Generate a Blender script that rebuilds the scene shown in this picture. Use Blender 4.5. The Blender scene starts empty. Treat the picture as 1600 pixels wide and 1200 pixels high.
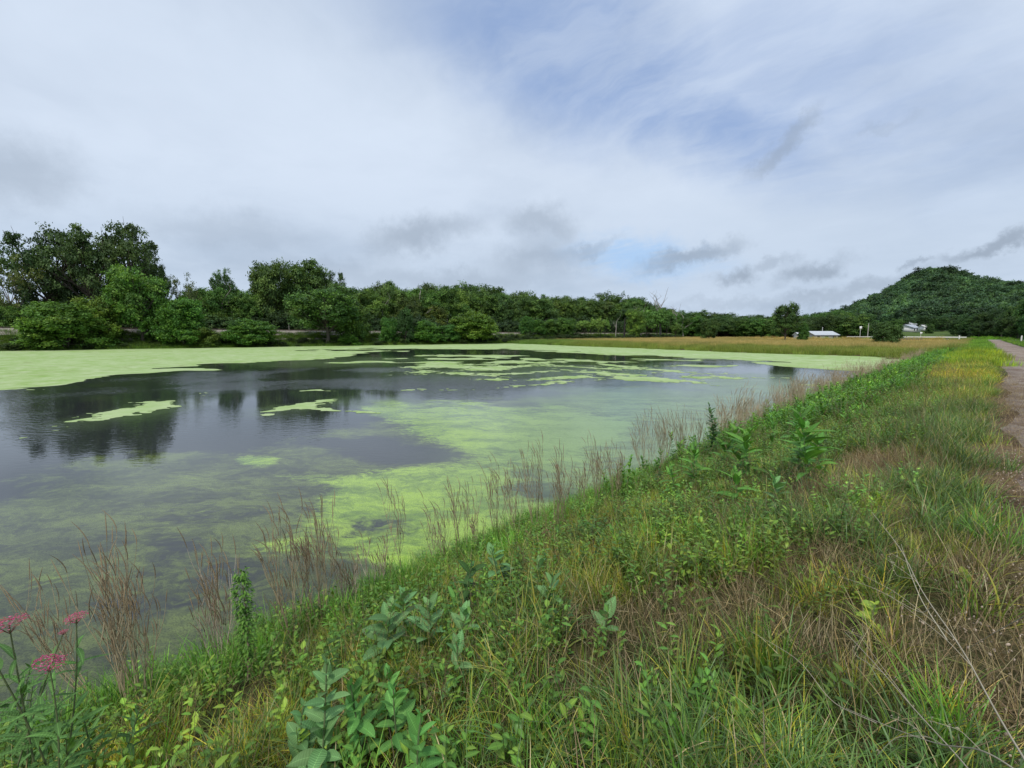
import bpy, math, random
import numpy as np
from mathutils import Vector

S = bpy.context.scene
R = math.radians
# ------------------------------------------------------------------ camera
EYE = np.array([0.0, 0.0, 3.0]); YAW = R(46.0); FPX = 700.0; HOR = 521.0
PITCH = math.atan((600.0 - HOR) / FPX)
cam_d = bpy.data.cameras.new("camera"); cam = bpy.data.objects.new("camera", cam_d)
S.collection.objects.link(cam)
cam_d.sensor_width = 36.0; cam_d.lens = FPX / 1600 * 36.0
cam_d.clip_start = 0.05; cam_d.clip_end = 6000
cam.location = EYE; cam.rotation_euler = (R(90) - PITCH, 0, YAW)
S.camera = cam
S.view_settings.view_transform = 'Standard'
S.view_settings.look = 'None'
S.view_settings.exposure = 0.0
S.view_settings.gamma = 1.0
S.view_settings.use_curve_mapping = False
S.cycles.max_bounces = 6
S.cycles.diffuse_bounces = 3
S.cycles.glossy_bounces = 3
S.cycles.transmission_bounces = 4
S.cycles.transparent_max_bounces = 8
S.cycles.use_denoising = True

FW = np.array([-math.sin(YAW) * math.cos(PITCH), math.cos(YAW) * math.cos(PITCH), -math.sin(PITCH)])
RT = np.array([math.cos(YAW), math.sin(YAW), 0.0])
UP = np.cross(RT, FW)
def ray(px, py):
    d = FW + RT * ((px - 800) / FPX) + UP * ((600 - py) / FPX)
    return d / np.linalg.norm(d)

# ------------------------------------------------------------------ sky
SUN_EL, SUN_AZ = R(52), R(150)      # azimuth measured clockwise from +Y
world = bpy.data.worlds.new("World"); S.world = world; world.use_nodes = True
nt = world.node_tree; nt.nodes.clear()
def N(t, kind, **kw):
    n = t.nodes.new(kind)
    for k, v in kw.items(): setattr(n, k, v)
    return n
def put(t, sock, v):
    if isinstance(v, bpy.types.NodeSocket): t.links.new(v, sock)
    elif isinstance(v, (tuple, list, np.ndarray)):
        v = [float(q) for q in v]
        if sock.type == 'RGBA' and len(v) == 3: v = v + [1.0]
        sock.default_value = v
    else: sock.default_value = v
def math_(t, op, a, b=None, clamp=False):
    n = N(t, 'ShaderNodeMath', operation=op, use_clamp=clamp)
    put(t, n.inputs[0], a)
    if b is not None: put(t, n.inputs[1], b)
    return n.outputs[0]
def vmath(t, op, a, b=None, out=0):
    n = N(t, 'ShaderNodeVectorMath', operation=op)
    put(t, n.inputs[0], a)
    if b is not None: put(t, n.inputs[1], b)
    return n.outputs[out]
def mixc(t, f, a, b, blend='MIX'):
    n = N(t, 'ShaderNodeMix', data_type='RGBA', blend_type=blend)
    put(t, n.inputs['Factor'], f)
    put(t, n.inputs[6], a); put(t, n.inputs[7], b)
    return n.outputs[2]
def noise(t, vec, scale, detail=4, rough=0.55, dist=0.0, color=False):
    n = N(t, 'ShaderNodeTexNoise')
    if vec is not None: t.links.new(vec, n.inputs['Vector'])
    n.inputs['Scale'].default_value = scale; n.inputs['Detail'].default_value = detail
    n.inputs['Roughness'].default_value = rough; n.inputs['Distortion'].default_value = dist
    return n.outputs['Color' if color else 'Fac']
def smooth(t, v, a, b, lo=0.0, hi=1.0):
    n = N(t, 'ShaderNodeMapRange', interpolation_type='SMOOTHSTEP')
    put(t, n.inputs['Value'], v)
    n.inputs['From Min'].default_value = a; n.inputs['From Max'].default_value = b
    n.inputs['To Min'].default_value = lo; n.inputs['To Max'].default_value = hi
    return n.outputs['Result']

tc = N(nt, 'ShaderNodeTexCoord'); DIR = vmath(nt, 'NORMALIZE', tc.outputs['Generated'])
sky = N(nt, 'ShaderNodeTexSky', sky_type='NISHITA')
sky.sun_disc = False; sky.sun_elevation = SUN_EL; sky.sun_rotation = SUN_AZ
sky.air_density = 1.0; sky.dust_density = 1.5; sky.ozone_density = 1.5
sep = N(nt, 'ShaderNodeSeparateXYZ'); nt.links.new(DIR, sep.inputs[0])
zc = math_(nt, 'ADD', math_(nt, 'MAXIMUM', sep.outputs['Z'], 0.0), 0.16)
zinv = math_(nt, 'DIVIDE', 1.0, zc)
comb = N(nt, 'ShaderNodeCombineXYZ')
nt.links.new(zinv, comb.inputs[0]); nt.links.new(zinv, comb.inputs[1]); comb.inputs[2].default_value = 1.0
PL = vmath(nt, 'MULTIPLY', DIR, comb.outputs[0])      # flat cloud deck seen in perspective
warp = noise(nt, PL, 1.1, 4, 0.55, 0.3, color=True)
warpc = vmath(nt, 'SUBTRACT', warp, (0.5, 0.5, 0.5))
PLW = vmath(nt, 'ADD', PL, vmath(nt, 'MULTIPLY', warpc, (0.5, 0.5, 0.0)))
n_big = noise(nt, PLW, 0.9, 6, 0.55)
n_mid = noise(nt, PLW, 2.4, 6, 0.6)
n_str = noise(nt, vmath(nt, 'MULTIPLY', PLW, (1.0, 2.6, 1.0)), 2.2, 7, 0.62)
dwarp = vmath(nt, 'SUBTRACT', noise(nt, DIR, 5.0, 6, 0.6, 0.0, color=True), (0.5, 0.5, 0.5))
DW = vmath(nt, 'ADD', DIR, vmath(nt, 'MULTIPLY', dwarp, (0.16, 0.16, 0.12)))
dwarp2 = vmath(nt, 'SUBTRACT', noise(nt, DIR, 12.0, 8, 0.66, 0.0, color=True), (0.5, 0.5, 0.5))
DWS = vmath(nt, 'ADD', DIR, vmath(nt, 'MULTIPLY', dwarp2, (0.15, 0.15, 0.11)))
def blob(px, py, rx, ry, rot=0.0, soft=1.0, small=False):
    c = ray(px, py)
    u = ray(px + 5, py) - ray(px - 5, py); u /= np.linalg.norm(u)
    v = np.cross(c, u); v /= np.linalg.norm(v); u = np.cross(v, c)
    a, b = math.cos(R(rot)), math.sin(R(rot))
    U = u * a + v * b; V = -u * b + v * a
    k = np.linalg.norm(ray(px + 5, py) - ray(px - 5, py)) / 10.0
    U = U / (rx * k); V = V / (ry * k)
    src = DWS if small else DW
    x = vmath(nt, 'DOT_PRODUCT', src, tuple(U), 1); y = vmath(nt, 'DOT_PRODUCT', src, tuple(V), 1)
    r = math_(nt, 'SQRT', math_(nt, 'ADD', math_(nt, 'MULTIPLY', x, x), math_(nt, 'MULTIPLY', y, y)))
    m = smooth(nt, r, 1.0 + 0.5 * soft, max(0.0, 1.0 - 0.9 * soft))
    front = math_(nt, 'GREATER_THAN', vmath(nt, 'DOT_PRODUCT', DIR, tuple(c), 1), 0.0)
    return math_(nt, 'MULTIPLY', m, front)
K = 10.0     # cloud radiance is given in display units; the Background runs at 0.1
def col(*c): return tuple(K * q for q in c)
lower = col(0.415, 0.495, 0.62); bright = col(0.60, 0.685, 0.81); grey = col(0.275, 0.335, 0.42)
bluish = col(0.23, 0.36, 0.66)
el = sep.outputs['Z']
base = mixc(nt, smooth(nt, n_big, 0.30, 0.62), lower, bright)
base = mixc(nt, math_(nt, 'MULTIPLY', smooth(nt, n_mid, 0.45, 0.75), 0.35), base, lower)
# brighter stretch of thin cloud
bb = math_(nt, 'MAXIMUM', blob(420, 180, 560, 190, 16, 1.0), blob(1050, 320, 520, 95, 8, 1.0))
base = mixc(nt, math_(nt, 'MULTIPLY', bb, 0.72), base, bright)
# lower deck of duller cloud towards the horizon
base = mixc(nt, math_(nt, 'MULTIPLY', smooth(nt, el, 0.34, 0.10), 0.55), base, col(0.43, 0.53, 0.66))
# thin veil: blue shows through (Nishita sky mixed with the veil)
skyb = mixc(nt, 0.70, sky.outputs[0], bluish)
bl = math_(nt, 'MAXIMUM', blob(900, 70, 330, 130, 16, 0.9), blob(1080, 190, 260, 80, 14, 1.0))
bl = math_(nt, 'MAXIMUM', bl, math_(nt, 'MULTIPLY', blob(1280, 130, 430, 150, 8, 1.0), 0.62))
bl = math_(nt, 'MULTIPLY', bl, smooth(nt, n_str, 0.72, 0.34, 0.55, 1.0))
base = mixc(nt, math_(nt, 'MULTIPLY', bl, 0.82), base, skyb)
az = math_(nt, 'MULTIPLY', blob(1000, 402, 120, 34, 4, 1.0, True), smooth(nt, n_str, 0.68, 0.40, 0.3, 1.0))
base = mixc(nt, math_(nt, 'MULTIPLY', az, 0.8), base, col(0.34, 0.53, 0.80))
for (px, py, rx, ry, rot, k) in [(30, 270, 120, 75, 10, .55), (655, 368, 85, 26, -12, .75), (848, 352, 62, 24, 10, .6), (830, 405, 80, 22, 0, .55),
        (1080, 398, 80, 16, -14, .85), (1148, 437, 32, 15, -10, .9), (1268, 420, 52, 18, -20, .9), (1545, 380, 90, 18, -22, .95),
        (1222, 232, 62, 17, -52, .62), (1370, 200, 42, 9, -20, .25), (1330, 452, 150, 16, -16, .6), (925, 390, 40, 9, -14, .5),
        (360, 360, 130, 34, 6, .35), (560, 430, 200, 22, 3, .4), (1150, 472, 120, 9, -4, .35), (1418, 410, 22, 8, -14, .7),
        (760, 440, 110, 18, 0, .45), (1205, 412, 34, 9, -16, .5)]:
    m = blob(px, py, rx * 1.05, ry * 1.12, rot, .95, True)
    base = mixc(nt, math_(nt, 'MULTIPLY', m, k * .85), base, grey)
bg = N(nt, 'ShaderNodeBackground'); nt.links.new(base, bg.inputs[0]); bg.inputs[1].default_value = 0.1
wo = N(nt, 'ShaderNodeOutputWorld'); nt.links.new(bg.outputs[0], wo.inputs[0])

sl = bpy.data.lights.new("sun", 'SUN'); sun = bpy.data.objects.new("sun", sl); S.collection.objects.link(sun)
sl.energy = 2.3; sl.angle = R(9); sl.color = (1.0, 0.95, 0.85)
sd = Vector((math.sin(SUN_AZ) * math.cos(SUN_EL), math.cos(SUN_AZ) * math.cos(SUN_EL), math.sin(SUN_EL)))
sun.rotation_euler = sd.to_track_quat('Z', 'Y').to_euler()
sun.location = (20, -20, 60)
S.view_settings.exposure = 0.2

# ------------------------------------------------------------------ numeric helpers
def _hash(ix, iy, seed):
    h = (ix.astype(np.int64) * 374761393 + iy.astype(np.int64) * 668265263 + seed * 974711) & 0x7fffffff
    h = ((h ^ (h >> 13)) * 1274126177) & 0x7fffffff
    return ((h ^ (h >> 16)) & 0xffff) / 65535.0
def vnoise(x, y, seed=0):
    x = np.asarray(x, float); y = np.asarray(y, float)
    ix, iy = np.floor(x), np.floor(y); fx, fy = x - ix, y - iy
    fx = fx * fx * (3 - 2 * fx); fy = fy * fy * (3 - 2 * fy)
    a = _hash(ix, iy, seed); b = _hash(ix + 1, iy, seed); c = _hash(ix, iy + 1, seed); d = _hash(ix + 1, iy + 1, seed)
    return (a * (1 - fx) + b * fx) * (1 - fy) + (c * (1 - fx) + d * fx) * fy
def fbm(x, y, scale, oct=4, seed=0):
    s = 0; a = 1.0; t = 0
    for o in range(oct):
        s = s + a * vnoise(x / scale * 2 ** o + 17.3 * o, y / scale * 2 ** o - 9.1 * o, seed + o); t += a; a *= 0.55
    return s / t * 2 - 1
def sstep(v, a, b):
    t = np.clip((v - a) / (b - a), 0, 1); return t * t * (3 - 2 * t)

def far_shore(y): return -117.0 + 0.17 * np.clip(y + 8, -60, 160)
def field_edge(x): return np.interp(x, [-130, -93, -44, -20, -9, -4.5, -2], [97, 93, 80, 73.5, 73, 67, 66])
BX = [-9, -6.5, -5.6, -4.7, -4.3, -3.2, -2.0, -1.0, -0.3, 0.4, 4.2, 5.2, 9, 14]
BZ = [-.7, -.62, -.36, -.02, .12, .52, .98, 1.26, 1.37, 1.4, 1.4, 1.2, .6, .55]
def height(x, y):
    x = np.asarray(x, float); y = np.asarray(y, float)
    wob = fbm(x * 0 + 3.1, y, 3.2, 3, 5) * 0.28 * sstep(-x, 1.0, 3.0)
    bank = np.interp(x + wob, BX, BZ)
    fs = far_shore(y)
    rt = np.interp(y, [-60, 0, 120, 300], [4.1, 4.0, 3.1, 2.9])
    d = fs - x
    far = np.where(d < -2, -0.7, np.where(d < 0, -0.7 * (-d) / 2, np.minimum(d * 0.16, 1.3)))
    ra = np.interp(d, [7.0, 12.5, 17.0, 23.0], [0, 1, 1, 0])
    far = far + (rt - np.clip(far, 0, 9)) * ra * (d > 5)
    fe = field_edge(x) + fbm(x, y * 0, 7.0, 3, 9) * 2.2
    q = y - fe
    fld = np.interp(q, [-4, -1, 0, 1.5, 8, 150, 260], [-.7, -.3, 0, .22, .45, .6, 2.0])
    z = np.maximum(np.maximum(bank, far), fld)
    # road embankment crossing behind the field
    z = np.maximum(z, np.where((np.abs(y - 161.5) < 10) & (x > -70), np.interp(np.abs(y - 161.5), [0, 4.5, 10], [1.4, 1.4, 0.0]) * sstep(x, -70, -50), -9.0))
    near = sstep(-(x * x + y * y), -900, -100)
    z = z + fbm(x, y, 0.6, 3, 21) * 0.05 * near * (z > -0.3) * np.clip((0.5 - x) / 0.6, 0.15, 1)
    # low rise far off
    r = np.hypot(x, y)
    z = z + sstep(r, 230, 900) * 4.0
    return z
def hit(px, py, tmax=1500.0):
    d = ray(px, py); t = 0.6
    while t < tmax:
        p = EYE + d * t
        if p[2] <= max(float(height(p[0], p[1])), 0.0): break
        t += max(0.02, t * 0.004)
    return EYE + d * t
def on_x(px, xw):
    d = ray(px, HOR); t = xw / d[0]; return np.array([d[0] * t, d[1] * t, 0.0])
def on_y(px, yw):
    d = ray(px, HOR); t = yw / d[1]; return np.array([d[0] * t, d[1] * t, 0.0])
def on_shore(px, off):      # where the sight line crosses the line 'off' metres behind the far shore
    d = ray(px, HOR); y = 60.0
    for _ in range(30): y = (far_shore(y) - off) / d[0] * d[1] if abs(d[0]) > 1e-6 else y
    y = float(y); return np.array([float(far_shore(y)) - off, y, 0.0])
def depth(p): return float(np.dot(np.array([p[0], p[1]]), FW[:2] / np.linalg.norm(FW[:2])))
def ztop(p, px, py):
    d = ray(px, py); return EYE[2] + d[2] / math.hypot(d[0], d[1]) * math.hypot(p[0], p[1])

# ------------------------------------------------------------------ mesh helpers
class Geo:
    def __init__(s): s.V = []; s.F = []; s.C = []; s.n = 0
    def add(s, V, F, C):
        V = np.asarray(V, float).reshape(-1, 3); F = np.asarray(F, int)
        C = np.asarray(C, float)
        if C.ndim == 1: C = np.tile(C, (len(V), 1))
        s.V.append(V); s.F.append((F + s.n)); s.C.append(C); s.n += len(V)
    def mesh(s, name, mat, smooth=False):
        me = bpy.data.meshes.new(name)
        V = np.concatenate(s.V); C = np.concatenate(s.C)
        tot = [np.full(len(f), f.shape[1]) for f in s.F]
        tot = np.concatenate(tot); idx = np.concatenate([f.ravel() for f in s.F])
        me.vertices.add(len(V)); me.vertices.foreach_set('co', V.ravel().astype(np.float32))
        me.loops.add(len(idx)); me.loops.foreach_set('vertex_index', idx.astype(np.int32))
        me.polygons.add(len(tot))
        st = np.concatenate([[0], np.cumsum(tot)[:-1]])
        me.polygons.foreach_set('loop_start', st.astype(np.int32))
        me.polygons.foreach_set('loop_total', tot.astype(np.int32))
        if smooth: me.polygons.foreach_set('use_smooth', np.ones(len(tot), bool))
        a = me.attributes.new('col', 'FLOAT_COLOR', 'POINT')
        a.data.foreach_set('color', np.concatenate([C, np.ones((len(C), 1))], 1).ravel().astype(np.float32))
        me.update(calc_edges=True); me.validate(); me.materials.append(mat)
        return me
def link(name, me, parent=None, **props):
    o = bpy.data.objects.new(name, me); S.collection.objects.link(o)
    if parent is not None: o.parent = parent
    for k, v in props.items(): o[k] = v
    return o
def empty(name, loc, **props):
    o = bpy.data.objects.new(name, None); S.collection.objects.link(o); o.location = [float(q) for q in loc]
    o.empty_display_size = 0.2
    for k, v in props.items(): o[k] = v
    return o
def copy_tree(o, parent=None):
    kids = list(o.children); c = o.copy(); S.collection.objects.link(c); c.parent = parent
    for k in kids: copy_tree(k, c)
    return c
def grid_mesh(name, xs, ys, zf, cf, mat, keep=None, smooth=True):
    X, Y = np.meshgrid(xs, ys); Z = zf(X, Y); V = np.stack([X, Y, Z], -1).reshape(-1, 3)
    nx, ny = len(xs), len(ys)
    i = np.arange(nx * ny).reshape(ny, nx)
    F = np.stack([i[:-1, :-1], i[:-1, 1:], i[1:, 1:], i[1:, :-1]], -1).reshape(-1, 4)
    if keep is not None:
        k = keep(X, Y); kk = (k[:-1, :-1] | k[:-1, 1:] | k[1:, 1:] | k[1:, :-1]).ravel(); F = F[kk]
    g = Geo(); g.add(V, F, cf(X, Y).reshape(-1, 3)); return g.mesh(name, mat, smooth)
def tube(g, P, rad, sides=4, c=(1, 1, 1)):
    P = np.asarray(P, float); rad = np.asarray(rad, float); n = len(P)
    T = np.gradient(P, axis=0); T /= np.linalg.norm(T, axis=1)[:, None] + 1e-9
    ref = np.array([0.31, 0.83, 0.11]); A = np.cross(T, ref); A /= np.linalg.norm(A, axis=1)[:, None] + 1e-9
    B = np.cross(T, A)
    th = np.arange(sides) / sides * 2 * np.pi
    ring = P[:, None] + rad[:, None, None] * (A[:, None] * np.cos(th)[None, :, None] + B[:, None] * np.sin(th)[None, :, None])
    i = np.arange(n * sides).reshape(n, sides); j = np.roll(i, -1, 1)
    F = np.stack([i[:-1], j[:-1], j[1:], i[1:]], -1).reshape(-1, 4)
    g.add(ring.reshape(-1, 3), F, c)
def box(g, c, s, rz=0.0, colr=(1, 1, 1)):
    x, y, z = [q / 2 for q in s]
    v = np.array([[-x, -y, -z], [x, -y, -z], [x, y, -z], [-x, y, -z], [-x, -y, z], [x, -y, z], [x, y, z], [-x, y, z]])
    a, b = math.cos(rz), math.sin(rz); v = np.stack([v[:, 0] * a - v[:, 1] * b, v[:, 0] * b + v[:, 1] * a, v[:, 2]], 1) + np.array(c)
    g.add(v, [[0, 3, 2, 1], [4, 5, 6, 7], [0, 1, 5, 4], [1, 2, 6, 5], [2, 3, 7, 6], [3, 0, 4, 7]], colr)

# ------------------------------------------------------------------ materials
def new_mat(name):
    m = bpy.data.materials.new(name); m.use_nodes = True; t = m.node_tree; t.nodes.clear()
    o = N(t, 'ShaderNodeOutputMaterial'); return m, t, o
def attr(t, name, kind='GEOMETRY'):
    n = N(t, 'ShaderNodeAttribute', attribute_type=kind, attribute_name=name); return n.outputs['Color']
def leaf_mat(name, tint='none', trans=0.35, rough=0.5, spec=0.3, tc=(1.25, 1.2, 0.6)):
    m, t, o = new_mat(name)
    c = attr(t, 'col')
    if tint == 'inst': c = mixc(t, 1.0, c, attr(t, 'tint', 'INSTANCER'), 'MULTIPLY')
    if tint == 'object':
        oi = N(t, 'ShaderNodeObjectInfo'); c = mixc(t, 1.0, c, oi.outputs['Color'], 'MULTIPLY')
    p = N(t, 'ShaderNodeBsdfPrincipled'); t.links.new(c, p.inputs['Base Color'])
    p.inputs['Roughness'].default_value = rough; p.inputs['Specular IOR Level'].default_value = spec
    tr = N(t, 'ShaderNodeBsdfTranslucent'); t.links.new(mixc(t, 1.0, c, tc, 'MULTIPLY'), tr.inputs[0])
    mx = N(t, 'ShaderNodeMixShader'); mx.inputs[0].default_value = trans
    t.links.new(p.outputs[0], mx.inputs[1]); t.links.new(tr.outputs[0], mx.inputs[2]); t.links.new(mx.outputs[0], o.inputs[0])
    return m
def solid_mat(name, rough=0.8, nscale=6.0, namp=0.3, bump=0.0, tint='none', spec=0.3):
    m, t, o = new_mat(name); c = attr(t, 'col')
    if tint == 'inst': c = mixc(t, 1.0, c, attr(t, 'tint', 'INSTANCER'), 'MULTIPLY')
    tcn = N(t, 'ShaderNodeTexCoord')
    nf = noise(t, tcn.outputs['Object'], nscale, 6, 0.65)
    c = mixc(t, 1.0, c, mixc(t, nf, (1 - namp,) * 3, (1 + namp,) * 3), 'MULTIPLY')
    p = N(t, 'ShaderNodeBsdfPrincipled'); t.links.new(c, p.inputs['Base Color']); p.inputs['Roughness'].default_value = rough
    p.inputs['Specular IOR Level'].default_value = spec
    if bump:
        b = N(t, 'ShaderNodeBump'); b.inputs['Strength'].default_value = bump; b.inputs['Distance'].default_value = 0.03
        t.links.new(nf, b.inputs['Height']); t.links.new(b.outputs[0], p.inputs['Normal'])
    t.links.new(p.outputs[0], o.inputs[0]); return m
M_LEAF_T = leaf_mat('tree_foliage', 'object', 0.28, 0.55, 0.25)
M_LEAF_S = leaf_mat('stuff_foliage', 'inst', 0.28, 0.55, 0.25)
M_GRASS = leaf_mat('grass_blades', 'inst', 0.30, 0.42, 0.35)
M_HERB = leaf_mat('herb_leaf', 'object', 0.30, 0.62, 0.25)
t = M_HERB.node_tree; pr = [n for n in t.nodes if n.type == 'BSDF_PRINCIPLED'][0]; tcn = N(t, 'ShaderNodeTexCoord')
wv = N(t, 'ShaderNodeTexWave', wave_type='BANDS', bands_direction='X'); t.links.new(tcn.outputs['Object'], wv.inputs[0]); wv.inputs['Scale'].default_value = 28; wv.inputs['Distortion'].default_value = 3.0
nf = noise(t, tcn.outputs['Object'], 60, 5, 0.7); src = pr.inputs['Base Color'].links[0].from_socket
cc = mixc(t, 1.0, src, mixc(t, math_(t, 'ADD', math_(t, 'MULTIPLY', wv.outputs[1], .35), math_(t, 'MULTIPLY', nf, .65)), (.85, .87, .8), (1.4, 1.38, 1.4)), 'MULTIPLY'); t.links.new(cc, pr.inputs['Base Color'])
b = N(t, 'ShaderNodeBump'); b.inputs['Strength'].default_value = 0.4; b.inputs['Distance'].default_value = 0.003; t.links.new(wv.outputs[1], b.inputs['Height']); t.links.new(b.outputs[0], pr.inputs['Normal'])
M_PETAL = leaf_mat('petal', 'none', 0.3, 0.6, 0.2, (1.1, 0.9, 1.0))
M_BARK = solid_mat('bark', 0.9, 9.0, 0.4, 0.5)
M_STALK = solid_mat('dry_stalk', 0.8, 40.0, 0.25)
M_BUILD = solid_mat('painted_boards', 0.6, 3.0, 0.06)
M_STRAW = solid_mat('straw', 0.85, 20.0, 0.25, tint='inst')
M_STONE = solid_mat('stone', 0.85, 30.0, 0.25, 0.3, tint='inst')
M_MAT = None

# ground material
m, t, o = new_mat('soil_and_grass'); M_GROUND = m
geo = N(t, 'ShaderNodeNewGeometry'); P = geo.outputs['Position']
n1 = noise(t, P, 2.2, 8, 0.7); n2 = noise(t, P, 26.0, 6, 0.7); n3 = noise(t, P, 0.35, 5, 0.6)
c = attr(t, 'col')
c = mixc(t, 1.0, c, mixc(t, n1, (0.55, 0.55, 0.55), (1.45, 1.42, 1.35)), 'MULTIPLY')
c = mixc(t, 1.0, c, mixc(t, smooth(t, n2, 0.3, 0.7), (0.55, 0.52, 0.5), (1.4, 1.4, 1.4)), 'MULTIPLY')
c = mixc(t, 1.0, c, mixc(t, n3, (0.75, 0.8, 0.75), (1.25, 1.2, 1.2)), 'MULTIPLY')
p = N(t, 'ShaderNodeBsdfPrincipled'); t.links.new(c, p.inputs['Base Color']); p.inputs['Roughness'].default_value = 0.95
p.inputs['Specular IOR Level'].default_value = 0.1
b = N(t, 'ShaderNodeBump'); b.inputs['Strength'].default_value = 0.8; b.inputs['Distance'].default_value = 0.05
t.links.new(n2, b.inputs['Height']); t.links.new(b.outputs[0], p.inputs['Normal']); t.links.new(p.outputs[0], o.inputs[0])

# trail and ballast: crushed stone
def gravel_mat(name, c1, c2, c3, sc):
    m, t, o = new_mat(name); geo = N(t, 'ShaderNodeNewGeometry'); P = geo.outputs['Position']
    v = N(t, 'ShaderNodeTexVoronoi'); t.links.new(P, v.inputs['Vector']); v.inputs['Scale'].default_value = sc
    a = N(t, 'ShaderNodeSeparateColor'); t.links.new(v.outputs['Color'], a.inputs[0])
    n1 = noise(t, P, 1.7, 7, 0.7); n0 = noise(t, P, 0.25, 5, 0.6)
    c = mixc(t, a.outputs[0], c1, c2); c = mixc(t, smooth(t, n1, 0.40, 0.60), c, c3); c = mixc(t, smooth(t, noise(t, P, 9.0, 6, .75), .56, .7, 0, .8), c, c2)
    c = mixc(t, 1.0, c, mixc(t, n0, (.75, .75, .75), (1.25, 1.25, 1.25)), 'MULTIPLY')
    c = mixc(t, 1.0, c, attr(t, 'col'), 'MULTIPLY')
    p = N(t, 'ShaderNodeBsdfPrincipled'); t.links.new(c, p.inputs['Base Color']); p.inputs['Roughness'].default_value = 0.9
    b = N(t, 'ShaderNodeBump'); b.inputs['Strength'].default_value = 0.9; b.inputs['Distance'].default_value = 0.02
    b.invert = True
    t.links.new(v.outputs['Distance'], b.inputs['Height']); t.links.new(b.outputs[0], p.inputs['Normal']); t.links.new(p.outputs[0], o.inputs[0])
    return m
M_TRAIL = gravel_mat('crushed_limestone', (0.19, 0.15, 0.12), (0.40, 0.345, 0.29), (0.17, 0.115, 0.08), 45)
M_BALLAST = gravel_mat('ballast', (0.20, 0.175, 0.155), (0.34, 0.30, 0.27), (0.24, 0.21, 0.18), 7)
M_ROAD = gravel_mat('pale_road', (0.42, 0.40, 0.37), (0.5, 0.48, 0.44), (0.45, 0.43, 0.4), 20)

# water
m, t, o = new_mat('pond_water'); M_WATER = m
geo = N(t, 'ShaderNodeNewGeometry'); P = geo.outputs['Position']
sepc = N(t, 'ShaderNodeSeparateColor'); t.links.new(attr(t, 'col'), sepc.inputs[0])
murk, lime, film = sepc.outputs[0], sepc.outputs[1], sepc.outputs[2]
Pw = vmath(t, 'ADD', P, vmath(t, 'MULTIPLY', vmath(t, 'SUBTRACT', noise(t, P, 0.8, 4, 0.6, color=True), (.5, .5, .5)), (1.2, 1.2, 0)))
def wind_aligned(t, P, a, b):      # texture drawn out along the wind, which blows across the pond at 40 degrees
    cx = N(t, 'ShaderNodeCombineXYZ')
    t.links.new(math_(t, 'MULTIPLY', vmath(t, 'DOT_PRODUCT', P, (math.cos(R(40)), math.sin(R(40)), 0), 1), a), cx.inputs[0])
    t.links.new(math_(t, 'MULTIPLY', vmath(t, 'DOT_PRODUCT', P, (-math.sin(R(40)), math.cos(R(40)), 0), 1), b), cx.inputs[1])
    return cx.outputs[0]
rot = wind_aligned(t, Pw, 0.7, 1.3)
na = noise(t, rot, 0.8, 9, 0.66); nb = noise(t, rot, 6.0, 8, 0.7); nc = noise(t, P, 55.0, 6, 0.8)
tex = math_(t, 'ADD', math_(t, 'MULTIPLY', na, 0.6), math_(t, 'MULTIPLY', nb, 0.4))
mk = smooth(t, math_(t, 'ADD', tex, math_(t, 'MULTIPLY', math_(t, 'SUBTRACT', murk, 0.5), 0.55)), 0.40, 0.66)
lk = smooth(t, math_(t, 'ADD', tex, math_(t, 'MULTIPLY', math_(t, 'SUBTRACT', lime, 0.5), 0.75)), 0.42, 0.68)
speck = smooth(t, nc, 0.36, 0.66, 0.35, 1.5)
deep = (0.026, 0.030, 0.032)
murkc = mixc(t, smooth(t, tex, 0.40, 0.62), (0.042, 0.055, 0.026), (0.165, 0.215, 0.055))
c = mixc(t, math_(t, 'MULTIPLY', mk, 0.85), deep, murkc)
limec = mixc(t, smooth(t, tex, 0.4, 0.6), (0.15, 0.25, 0.045), (0.36, 0.54, 0.06))
c = mixc(t, math_(t, 'MULTIPLY', lk, 0.95), c, limec)
c = mixc(t, math_(t, 'MULTIPLY', film, smooth(t, tex, 0.36, 0.6, 0.45, 0.95)), c, (0.22, 0.33, 0.13))
cs = mixc(t, 1.0, c, mixc(t, speck, (0.0, 0.0, 0.0), (1, 1, 1)), 'MULTIPLY')
c = mixc(t, math_(t, 'MAXIMUM', math_(t, 'MAXIMUM', mk, lk), film), c, cs)
p = N(t, 'ShaderNodeBsdfPrincipled'); t.links.new(c, p.inputs['Base Color']); p.inputs['IOR'].default_value = 1.37
t.links.new(math_(t, 'ADD', 0.035, math_(t, 'MULTIPLY', film, 0.16)), p.inputs['Roughness'])
t.links.new(math_(t, 'SUBTRACT', 0.5, math_(t, 'MULTIPLY', film, 0.22)), p.inputs['Specular IOR Level'])
w1 = noise(t, wind_aligned(t, P, 1.0, 2.2), 3.0, 3, 0.5); w2 = noise(t, P, 0.12, 3, 0.5)
wh = math_(t, 'MULTIPLY', w1, smooth(t, w2, 0.42, 0.62, 0.25, 1.0))
wind = N(t, 'ShaderNodeAttribute', attribute_type='GEOMETRY', attribute_name='wind').outputs['Fac']
wh = math_(t, 'MULTIPLY', wh, math_(t, 'ADD', 1.0, math_(t, 'MULTIPLY', wind, 7.0)))
b = N(t, 'ShaderNodeBump'); b.inputs['Strength'].default_value = 0.25; b.inputs['Distance'].default_value = 0.02
t.links.new(wh, b.inputs['Height']); t.links.new(b.outputs[0], p.inputs['Normal']); t.links.new(p.outputs[0], o.inputs[0])

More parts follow.
